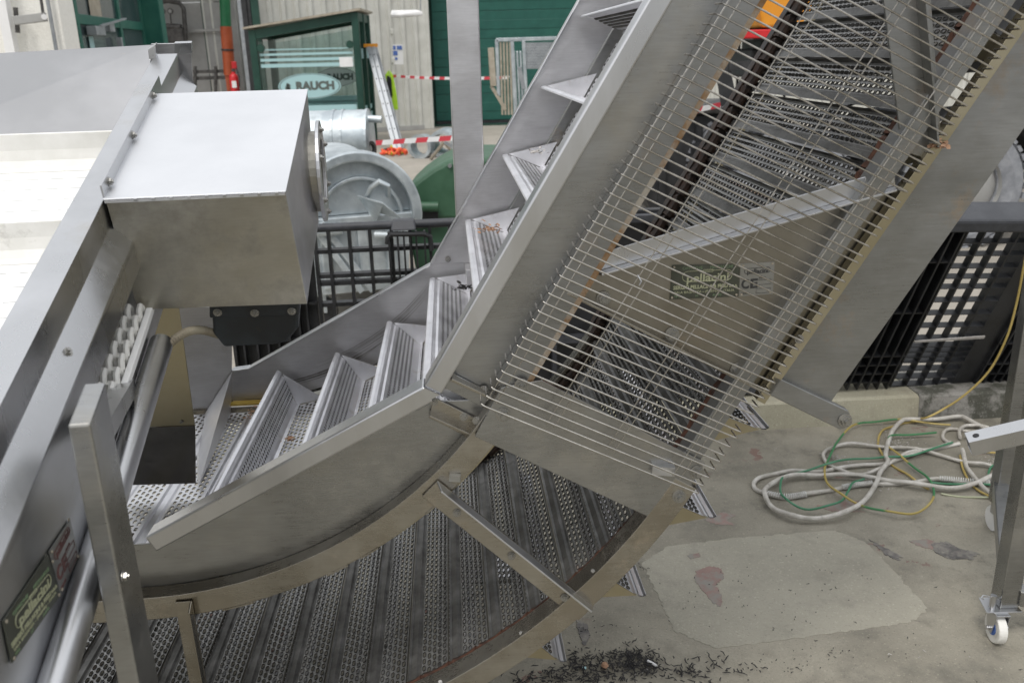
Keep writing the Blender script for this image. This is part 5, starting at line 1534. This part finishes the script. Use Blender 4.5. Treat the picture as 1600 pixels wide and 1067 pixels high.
# size from the photo: top edge near (1520, 352)
tq = hit(1545, 352, pbase, pn)
PH = (tq-pbase).dot(pu)
def rp(x, h, d=0.): return pbase+pr_*x+pu*h+pn*d
hx = lambda px, py: ((hit(px, py, pbase, pn)-pbase).dot(pr_), (hit(px, py, pbase, pn)-pbase).dot(pu))
b = MB()
xs = [hx(1398, 590)[0]+k*.079 for k in range(5)]
zh = [PH*t for t in (.0, .055, .11, .165, .20, .235, .27, .32, .40, .48, .56, .64, .70, .76, .83, .90, .97)]
for x in xs: b.prism([rp(x-.004, .0), rp(x+.004, .0), rp(x+.004, PH*.97), rp(x-.004, PH*.97)], pn*.035)
for h in zh: b.prism([rp(xs[0], h), rp(xs[-1], h), rp(xs[-1], h+.004), rp(xs[0], h+.004)], pn*.035)
b.build('rib_cells', BPLAS, PR)
b = MB()
def slab(x0, x1, h0, h1, d0=-.005, th=.14): b.prism([rp(x0, h0, d0), rp(x1, h0, d0), rp(x1, h1, d0), rp(x0, h1, d0)], pn*th)
slab(xs[-1]+.004, xs[-1]+.10, 0, PH*.95, .0, .12)
for k in range(5): slab(xs[-1]+.10+k*.042, xs[-1]+.108+k*.042, 0, PH*.85, -.02, .12)
slab(xs[-1]+.10, xs[-1]+.30, 0, PH*.85, .05, .05)
for h in (.0, .09, .16, .30, .55, .72): slab(xs[-1]+.10, xs[-1]+.30, PH*h, PH*h+.006, -.02, .10)
for k in range(6): slab(xs[0]-.03-k*.05, xs[0]-.022-k*.05, 0, PH*.97, -.015, .12)
slab(xs[0]-.34, xs[0]-.004, 0, PH*.97, .07, .05)
for h in (.04, .10, .16, .22, .5, .8): slab(xs[0]-.34, xs[0]-.004, PH*h, PH*h+.006, -.01, .08)
b.build('ribbed_block', BPLAS, PR)
b = MB()
x5 = xs[-1]+.30
for k in range(6):
    xa = x5+k*.075
    b.prism([rp(xa-.003, 0), rp(xa+.003, 0), rp(xa+.003, PH*.86), rp(xa-.003, PH*.86)], pn*.13)
for h in zh[:14]: b.prism([rp(x5, h), rp(x5+.40, h), rp(x5+.40, h+.004), rp(x5, h+.004)], pn*.13)
b.build('rib_cells', BPLAS, PR)
MB().prism([rp(xs[0]-.35, PH*.97, -.02), rp(xs[-1]+.03, PH*.97, -.02), rp(xs[-1]+.03, PH*1.03, -.01), rp(xs[0]-.35, PH*1.03, -.01)], pn*.15).build('top_deck', BPLASB, PR, .012)
MB().prism([rp(xs[-1]+.03, PH*.90, -.04), rp(x5+.45, PH*.88, -.04), rp(x5+.45, PH*1.02, -.02), rp(xs[-1]+.05, PH*1.03, -.02)], pn*.16).build('corner_deck', BPLASB, PR, .02)
MB().prism([rp(xs[0], PH*.315, -.012), rp(xs[-1]+.02, PH*.335, -.012), rp(xs[-1]+.02, PH*.350, -.012), rp(xs[0], PH*.325, -.012)], pn*.006).build('pale_strap', DUSTM, PR)

# ==================================================================== ORANGE TRUCK BEHIND THE ELEVATOR
TYY = 7.4
tq = far(1512, 258, TYY)
TK = thing('tipper_truck', 'truck with orange rear hopper, black body and dusty grey tyres behind the elevator', 'truck', (tq.x, TYY+.9, 0))
rt = .52
def wheel(cx_, y, w_=.26):
    prof = [(rt*.55, -w_/2+.03), (rt*.80, -w_/2), (rt*.95, -w_/2+.015), (rt, -w_/2+.05), (rt, w_/2-.05), (rt*.95, w_/2-.015), (rt*.8, w_/2), (rt*.55, w_/2-.03)]
    b = MB(); n = 48; vs = []
    for i in range(n):
        a = 2*math.pi*i/n
        vs += [V3(cx_+r*math.cos(a), y+z, rt+r*math.sin(a)) for r, z in prof]
    k = len(prof)
    b.add(vs, [(i*k+j, i*k+(j+1) % k, ((i+1) % n)*k+(j+1) % k, ((i+1) % n)*k+j) for i in range(n) for j in range(k)])
    t = b.build('tyre', TYRE, TK)
    lb = MB()
    for i in range(40):
        a = 2*math.pi*i/40; d = V3(math.cos(a), 0, math.sin(a)); tg = V3(-math.sin(a), 0, math.cos(a))
        lb.box(V3(cx_, y-w_*.30, rt)+d*(rt+.004), .028, w_*.34, .05, Matrix((d, V3(0, 1, 0), tg)).transposed())
        lb.box(V3(cx_, y+w_*.28, rt)+d*(rt+.004), .028, w_*.34, .05, Matrix((d, V3(0, 1, 0), tg)).transposed())
    o = lb.build('tread_lugs', TYRE, t); o['kind'] = 'stuff'
    r_ = lathe((0, 0, 0), [(.0, .0), (.10, .0), (.12, .06), (.2, .04), (rt*.56, -.02), (rt*.58, .06)], 28)
    rb_ = MB(); M = Matrix.Rotation(math.pi/2, 3, 'X')
    rb_.add([M @ v+V3(cx_, y-w_/2+.04, rt) for v in r_.v], r_.f); rb_.sm = True
    rb_.build('rim', GWALL, t)
for xx in (tq.x, tq.x-1.45+.0): 
    wheel(xx, TYY+.13)
    wheel(xx, TYY+1.9)
x0t, x1t = far(1126, 50, TYY).x, tq.x+3.2
zlo = far(1190, 44, TYY).z
xob = far(1262, 20, TYY).x
b = MB(); b.prism([V3(x0t+.30, TYY-.1, zlo), V3(xob, TYY-.1, zlo), V3(xob, TYY-.1, zlo+1.1), V3(x0t+.1, TYY-.1, zlo+1.1)], V3(0, 2.2, 0)); b.build('rear_hopper', ORANGE, TK, .02)
MB().box(((xob+x1t)/2+.01, TYY+1.0, zlo+.2), x1t-xob-.02, 2.15, .9).build('tipper_body', DARKV, TK, .02)
for k in range(5): MB().box((xob+.25+k*.62, TYY-.10, zlo+.2), .10, .06, .88).build('body_rib', DARKV, TK, .01)
MB().box(((x0t+x1t)/2+.1, TYY+1, zlo-.05), x1t-x0t-.3, 2.1, .08).build('body_floor', DARKV, TK)
MB().box((far(1172, 54, TYY).x, TYY-.08, far(1172, 54, TYY).z), .32, .05, .065).build('tail_lamp', RED, TK, .01)
MB().box(((x0t+x1t)/2+.1, TYY+1.0, zlo-.28), x1t-x0t-.6, .9, .24).build('chassis', DARKV, TK, .02)
for y in (TYY+.02, TYY+2.0):
    for xx in (tq.x, tq.x-1.45):
        b = MB(); 
        outer = bin_arc(xx, rt, rt+.13, 10, 170, 16)+list(reversed(bin_arc(xx, rt, rt+.10, 10, 170, 16)))
        b.prism([V3(x, y-.05, z) for x, z in outer], V3(0, .34, 0)); b.build('mudguard', DARKV, TK)
MB().box((tq.x+1.7, TYY+.3, .80), 1.2, .6, .5).build('fuel_tank', DARKV, TK, .06)
MB().box((tq.x+.9, TYY+.5, 1.0), .35, .5, .4).build('battery_box', DARKV, TK, .02)
MB().box((tq.x-.75, TYY+1.1, .62), 2.4, 1.5, .3).build('axle_beam', DARKV, TK, .05)
MB().box((x1t+.9, TYY+1.0, 1.5), 1.7, 2.1, 2.2).build('cab', ORANGE, TK, .08)
wheel(x1t+.9, TYY+.13); wheel(x1t+.9, TYY+1.9)
MB().box((x1t+.95, TYY-.06, 2.05), .9, .03, .6).build('cab_window', GLASSD, TK, .01)
# hanging flap at the rear of the truck and the open tailgate seen between chain and rail
fl_ = [far(x, y, TYY) for x, y in ((1120, 96), (1138, 92), (1150, 150), (1128, 168), (1122, 130))]
MB().prism(fl_, V3(0, .03, 0)).build('mud_flap', DARKV, TK)
MB().beam(V3(fl_[0].x+.1, TYY+.02, fl_[0].z-.05), V3(x0t+.5, TYY+.02, zlo-.25), .06, .06).build('flap_bracket', DARKV, TK)
# dark skip behind, low in the gap
SKP = thing('steel_skip', 'dark grey steel skip with a pale rim behind the elevator chain', 'skip', (far(1060, 250, 9.5).x, 10.0, 0))
sk = [far(x, y, 9.2) for x, y in ((960, 182), (1125, 178))]
zr_ = sk[0].z
MB().prism([V3(sk[0].x, 9.2, zr_), V3(sk[1].x+.5, 9.2, zr_), V3(sk[1].x+.1, 9.2, .05), V3(sk[0].x+.4, 9.2, .05)], V3(0, 1.6, 0)).build('skip_body', DARKV, SKP, .02)
MB().box(((sk[0].x+sk[1].x)/2+.25, 10.0, zr_+.03), sk[1].x-sk[0].x+.6, 1.7, .06).build('skip_rim', PIPEM, SKP, .01)
for k in range(4): MB().box((sk[0].x+.5+k*.36, 9.18, zr_*.5), .07, .05, zr_*.8).build('skip_rib', DARKV, SKP)
tape(far(1050, 185, 8.9), far(1140, 165, 8.9), .05, 6, 'pink and white barrier tape glimpsed between the rusty rail and the chain', .0)

# ==================================================================== TROLLEY AT THE RIGHT EDGE
wc = gnd(1553, 1001)
TR = thing('steel_trolley', 'square tube stainless trolley with a small castor at the right edge', 'trolley', (wc.x+.15, wc.y, 0))
wr = .046
hubc = V3(wc.x, wc.y, wr+.002)
wax = (V3(1, -.05, 0)).normalized()
cw2 = MB().ring(hubc, wax, wr, wr*.45, .026, 32).build('castor_wheel', WPLASD, TR, .004)
MB().cyl(hubc-wax*.014, hubc+wax*.014, wr*.47, 20).build('wheel_hub', BLUE, cw2)
MB().cyl(hubc-wax*.030, hubc+wax*.032, .006, 10).build('axle', STEELB, cw2)
b = MB()
fwd = wax.cross(Zd)
for sgn in (-1, 1):
    p = hubc+wax*(.018*sgn)
    b.prism([p-fwd*.012-Zd*.012, p+fwd*.012-Zd*.012, p+fwd*.030+Zd*.055, p-fwd*.030+Zd*.055], wax*(.0025*sgn))
b.prism([hubc-wax*.020-fwd*.03+Zd*.055, hubc+wax*.020-fwd*.03+Zd*.055, hubc+wax*.020+fwd*.03+Zd*.055, hubc-wax*.020+fwd*.03+Zd*.055], Zd*.004)
b.build('castor_fork', STEELB, TR, .001)
lx = hit(1552, 930, wc+V3(0, .0, 0), V3(0, 1, 0))
lz0 = hubc.z+.062
lb_ = wc+V3(.030, .03, 0)
MB().prism([lb_+V3(-.028, -.028, lz0), lb_+V3(.028, -.028, lz0), lb_+V3(.028, .028, lz0), lb_+V3(-.028, .028, lz0)], Zd*.95).build('leg', STEEL, TR, .004)
MB().prism([lb_+V3(-.075, -.045, lz0-.004), lb_+V3(.03, -.045, lz0-.004), lb_+V3(.03, .03, lz0-.004), lb_+V3(-.06, .03, lz0-.004)], Zd*.005).build('foot_plate', STEELB, TR, .001)
pp_ = lb_+V3(-.050, -.025, lz0)
MB().cyl(pp_-Zd*.005, pp_+Zd*.045, .009, 12).build('lock_pin', STEELB, TR)
MB().tube([pp_+V3(-.035, -.01, .04), pp_+V3(-.045, -.012, .046), pp_+V3(-.035, -.006, .05), pp_+V3(.01, 0, .035), pp_+V3(.02, .004, .028)], .0022, 6).build('split_pin', STEELB, TR)
MB().beam(lb_+V3(.028, -.01, lz0+.035), lb_+V3(.75, -.20, lz0+.035), .05, .05).build('cross_bar', STEEL, TR, .003)
MB().beam(lb_+V3(.02, .028, lz0+.06), lb_+V3(.30, .60, lz0+.06), .05, .05).build('cross_bar', STEEL, TR, .003)
MB().box(lb_+V3(.03, .03, lz0+.28), .012, .03, .03).build('stop_block', STEELB, TR)
for q in (lb_+V3(.75, -.20, 0), lb_+V3(.30, .60, 0)):
    MB().prism([q+V3(-.025, -.025, lz0), q+V3(.025, -.025, lz0), q+V3(.025, .025, lz0), q+V3(-.025, .025, lz0)], Zd*.95).build('leg', STEEL, TR, .004)
    MB().cyl(q+V3(-.013, 0, wr), q+V3(.013, 0, wr), wr, 24).build('castor_wheel', WPLAS, TR)
    MB().box(q+V3(0, 0, lz0-.02), .03, .03, .05).build('castor_fork', STEELB, TR)
# the open tube end reaching in over the cables
a1 = hit(1513, 694, lb_+V3(0, -.0, 0), V3(0, 1, 0)); a2 = hit(1640, 665, lb_+V3(0, -.05, 0), V3(0, 1, 0))
ad = (a2-a1).normalized()
b = MB(); sw, th = .0235, .003
sx_ = ad.cross(Zd).normalized(); su_ = sx_.cross(ad)
rot45 = Matrix.Rotation(R(12), 3, ad)
sx_, su_ = rot45 @ sx_, rot45 @ su_
for (o1, o2) in (((-1, -1), (1, -1)), ((1, -1), (1, 1)), ((1, 1), (-1, 1)), ((-1, 1), (-1, -1))):
    p, q = sx_*(sw*o1[0])+su_*(sw*o1[1]), sx_*(sw*o2[0])+su_*(sw*o2[1])
    p2, q2 = p*.88, q*.88
    b.add([a1+p, a1+q, a1+q2, a1+p2, a2+p+ad*.5, a2+q+ad*.5, a2+q2+ad*.5, a2+p2+ad*.5], [(0, 1, 2, 3), (0, 4, 5, 1), (3, 2, 6, 7), (4, 7, 6, 5)])
arm = b.build('handle_tube', STEELB, TR, .001, smooth=False)
hc_ = a1+ad*.024+su_*(sw+.0006)
MB().cyl(hc_-su_*.001, hc_+su_*.0003, .0085, 16).build('pin_hole', BPLAS, arm)
MB().beam(a2+ad*.25, lb_+V3(.30, .0, lz0+.9), .04, .04).build('arm_support', STEEL, TR)

# ==================================================================== CABLES ON THE FLOOR
def c7(pts, z=.010, zs=None):
    out = []
    for i, (x, y) in enumerate(pts): out.append(gnd(1150+x/3.5556, 600+y/3.5556, z if zs is None else zs[i]))
    return out
def spline(pts, n=8):
    out = []
    for i in range(len(pts)-1):
        p0, p1, p2, p3 = pts[max(i-1, 0)], pts[i], pts[i+1], pts[min(i+2, len(pts)-1)]
        for k in range(n):
            t = k/n
            out.append(.5*((2*p1)+(p2-p0)*t+(2*p0-5*p1+4*p2-p3)*t*t+(3*p1-p0-3*p2+p3)*t*t*t))
    out.append(pts[-1])
    return out
used_z = [0]
def cable(name, pts, r, m, label, lift=0., cat='cable', parent=None):
    P_ = spline(pts, 7)
    for i, p in enumerate(P_):
        if p.z < .2: p.y = min(p.y, kerbpt(p.x).y-.012-r)
        p.z = max(p.z, r+.002)+lift+.004*math.sin(i*.37+len(pts))
    o = MB().tube(P_, r, 9).build(name, m, parent)
    if parent is None: tag(o, label, cat, 'cables lying in loops on the floor')
    return o
HR = .0085
cable('hose', c7([(1240, 330), (1080, 362), (960, 400), (830, 437), (700, 453), (560, 467), (430, 487), (300, 485), (190, 500), (120, 530), (98, 562), (140, 600), (210, 622), (300, 628), (400, 612), (520, 588), (650, 565), (800, 556), (1000, 542), (1140, 530), (1300, 545), (1560, 550)]), HR, HOSE, 'dirty white hose whose far left bend carries a spiral wrapped length')
cable('hose', c7([(1620, 420), (1480, 468), (1420, 520), (1330, 570), (1200, 590), (1050, 580), (900, 556), (760, 535), (600, 520), (450, 518), (320, 525), (220, 552), (160, 602), (170, 660), (220, 710), (310, 750), (420, 760), (560, 745), (650, 705), (730, 640), (775, 575), (800, 500), (840, 450), (830, 400), (870, 270), (960, 200), (1080, 172), (1200, 178), (1330, 230), (1440, 290), (1520, 360), (1640, 420)]), HR+.001, HOSE, 'dirty white hose with the widest loop, nearest to the pale floor patch', .012)
cable('hose', c7([(1640, 520), (1560, 500), (1400, 455), (1290, 445), (1150, 402), (1000, 370), (860, 355), (720, 345), (600, 340), (520, 362), (484, 402), (510, 445), (570, 482), (640, 505), (730, 502), (800, 478), (880, 425), (960, 388), (1080, 366), (1190, 330)]), HR-.001, HOSE, 'dirty white hose making the small oval loop in the middle of the cables', .006)
cable('hose', c7([(1180, 330), (1150, 295), (1160, 262), (1220, 250), (1330, 262), (1430, 262), (1560, 300), (1660, 330)]), HR-.001, HOSE, 'dirty white hose bent just behind the end of the square tube')
cable('hose', c7([(1245, 305), (1240, 270), (1280, 238), (1330, 240), (1400, 255)]), HR-.001, HOSE, 'short dirty white hose end curling behind the square tube', .01)
cable('hose', c7([(1255, 380), (1270, 440), (1290, 490), (1350, 570), (1430, 630), (1540, 690), (1640, 730)]), HR, HOSE, 'dirty white hose running down from the tube end towards the trolley leg', .012)
cable('hose', c7([(1275, 300), (1320, 268), (1400, 270), (1470, 310), (1530, 350), (1545, 385), (1600, 400)]), HR-.002, HOSE, 'thin dirty white hose looping above the trolley cross tube', .006)
cable('hose', c7([(1380, 340), (1460, 355), (1480, 400), (1560, 440), (1640, 455)]), HR-.002, HOSE, 'pale hose emerging under the square tube beside the yellow wire', .004)
def coil(pts, r, label):
    P_ = spline(c7(pts), 30); out = []; b = MB()
    tot = [0]
    for p, q in zip(P_, P_[1:]): tot.append(tot[-1]+(q-p).length)
    L_ = tot[-1]; turns = int(L_/.0085); n = turns*8; j = 0
    for i in range(n):
        s = L_*i/n
        while j < len(tot)-2 and tot[j+1] < s: j += 1
        t = (s-tot[j])/max(1e-6, tot[j+1]-tot[j]); p = P_[j].lerp(P_[j+1], t); d = (P_[j+1]-P_[j]).normalized()
        e1 = d.cross(Zd).normalized(); e2 = e1.cross(d); a = i/8*2*math.pi
        out.append(p+Zd*(r*.1+.0035)+(e1*math.cos(a)+e2*math.sin(a))*r)
    return tag(b.tube(out, .0023, 5).build('spiral_wrap', HOSEW), label, 'spiral wrap', 'white spiral wraps on the hoses')
coil([(175, 612), (230, 624), (300, 629), (390, 615)], .0105, 'white spiral wrap on the far left bend of the hose')
coil([(590, 578), (680, 562), (760, 556)], .0100, 'white spiral wrap in the middle of the hoses under the loops')
coil([(1130, 530), (1220, 536), (1300, 545), (1430, 548), (1560, 550)], .0105, 'white spiral wrap at right, running towards the trolley leg')
# yellow wire that comes down from the right in front of the pallet
hang = [far(1606, 380, 3.55), far(1599, 420, 3.57), far(1588, 475, 3.6), far(1572, 530, 3.62), far(1545, 580, 3.66), far(1500, 622, 3.71), far(1474, 640, 3.74), far(1448, 651, 3.74)]
rest = c7([(1000, 195), (930, 215), (840, 245), (800, 280), (790, 330), (810, 390), (860, 442), (930, 490), (1000, 540), (1070, 580)], .006)
cable('earth_wire', hang+rest, .0048, YELLOW, 'yellow wire hanging down in front of the right pallet and running onto the floor')
cable('earth_wire', c7([(1110, 292), (980, 295), (870, 305), (840, 332), (850, 370), (910, 420), (990, 480), (1060, 542), (1095, 600), (1090, 660), (1050, 710), (970, 738), (860, 735), (740, 705), (630, 665), (550, 610), (500, 555), (490, 500), (500, 460), (530, 400), (560, 340), (590, 300), (650, 250), (740, 220), (870, 212), (1000, 222), (1190, 245)], .006), .0045, YGREEN, 'yellow and green wire making the largest round loop over the hoses', .016)
cable('earth_wire', c7([(1200, 342), (1080, 388), (980, 412), (880, 428), (790, 430), (640, 436), (500, 470), (380, 502), (270, 535), (245, 582), (255, 640), (310, 690), (400, 715), (500, 705), (580, 670), (620, 620), (650, 570), (710, 545)], .006), .0045, TEAL, 'green wire with the small loop lying over the spiral wrapped bend', .018)
cable('earth_wire', c7([(1245, 400), (1260, 480), (1320, 570), (1420, 640), (1530, 692), (1620, 720)], .006), .0045, YELLOW, 'yellow wire beside the hose running down to the trolley leg', .004)
cable('earth_wire', c7([(1370, 380), (1480, 400), (1580, 435), (1650, 450)], .006), .0045, YELLOW, 'yellow wire coming out under the square tube at right', .010)
cable('earth_wire', c7([(1090, 545), (1250, 560), (1400, 562), (1560, 572)], .006), .0045, TEAL, 'straight green wire beside the right spiral wrap', .002)
cable('earth_wire', c7([(1140, 608), (1300, 625), (1540, 635)], .006), .0040, PALEG, 'pale green wire lying in front of the other cables')
cable('earth_wire', c7([(1400, 520), (1410, 480), (1450, 460), (1570, 448)], .006), .0045, TEAL, 'short green wire curl between the hoses near the trolley leg', .008)
leaf_clump('dust_clump', 'grey lint and dust under the cables behind the small loop', gnd(1395, 690), .05, 90*2, DUSTM, .0045, .06, None, 'dust')
leaf_clump('dust_clump', 'grey lint in the left end of the small hose loop', gnd(1306, 718), .03, 50*2, DUSTM, .0045, .06, None, 'dust')
leaf_clump('dust_clump', 'grey lint along the spiral wrap in the middle', gnd(1370, 752), .04, 60*2, DUSTM, .0045, .06, None, 'dust')
leaf_clump('dust_clump', 'grey lint at right between the hoses', gnd(1560, 722), .03, 40*2, DUSTM, .0045, .06, None, 'dust')

# ==================================================================== LITTER ON THE FLOOR
def litter(name, label, spots, m, cat, big=0):
    b = MB()
    for (px, py, n, sx, sy) in spots:
        c = gnd(px, py, .006)
        for k in range(n):
            p = c+V3(random.gauss(0, sx), random.gauss(0, sy), 0); a = random.uniform(0, 6.3); dense = n >= 40; L_ = random.choice((.004, .008, .012, .018) if dense else (.002, .002, .003, .004, .008))*random.uniform(.7, 1.3); pts = []
            q = p.copy()
            for j in range(4):
                pts.append(q+Zd*random.uniform(0, .004)); a += random.uniform(-.9, .9); q = q+V3(math.cos(a), math.sin(a), 0)*L_/2
            q_ = 1.5 if dense else 1
            b.tube(pts, .0016, 4, radii=[.0006*q_, .0014*q_, .0012*q_, .0005*q_])
    return tag(b.build(name, m, smooth=False), label, cat, kind='stuff')
litter('black_litter', 'black curled plant litter strewn over the floor at the bottom edge', [(850, 1060, 140, .07, .025), (940, 1050, 170, .05, .035), (985, 1030, 160, .035, .03), (1012, 1035, 90, .03, .03), (1060, 1055, 60, .05, .03), (905, 1030, 60, .03, .03), (1120, 1040, 40, .06, .03), (1225, 1040, 26, .05, .02), (1290, 1020, 16, .06, .02), (1000, 890, 10, .02, .02), (1200, 960, 30, .16, .07), (1300, 900, 26, .18, .10), (1450, 1020, 14, .12, .05), (1100, 905, 10, .08, .06), (930, 990, 26, .04, .04)], LITTER, 'litter')
litter('pale_litter', 'small pale crumbs scattered over the floor around the cables', [(1330, 660, 30, .10, .04), (1350, 690, 22, .15, .05), (1210, 702, 3, .01, .01), (1470, 750, 12, .2, .08), (1400, 1030, 5, .08, .03), (1010, 1040, 4, .02, .02)], DUSTM, 'litter')
tag(MB().tube([gnd(1012, 1032, .008), gnd(1020, 1036, .008), gnd(1026, 1040, .008)], .0042, 8).build('cigarette_end', WHITE), 'white cigarette end lying among the black litter', 'cigarette end')
tag(lathe(gnd(945, 1039, .011), [(0, -.010), (.008, -.007), (.011, 0), (.008, .007), (0, .010)], 12).build('seed_pod', LEAF), 'small round brown pod lying among the black litter', 'pod')
tag(lathe(gnd(913, 1043, .005), [(0, -.004), (.006, -.002), (.006, .002), (0, .004)], 10).build('bottle_cap', DECAL), 'tiny pale blue cap lying in the black litter', 'cap')
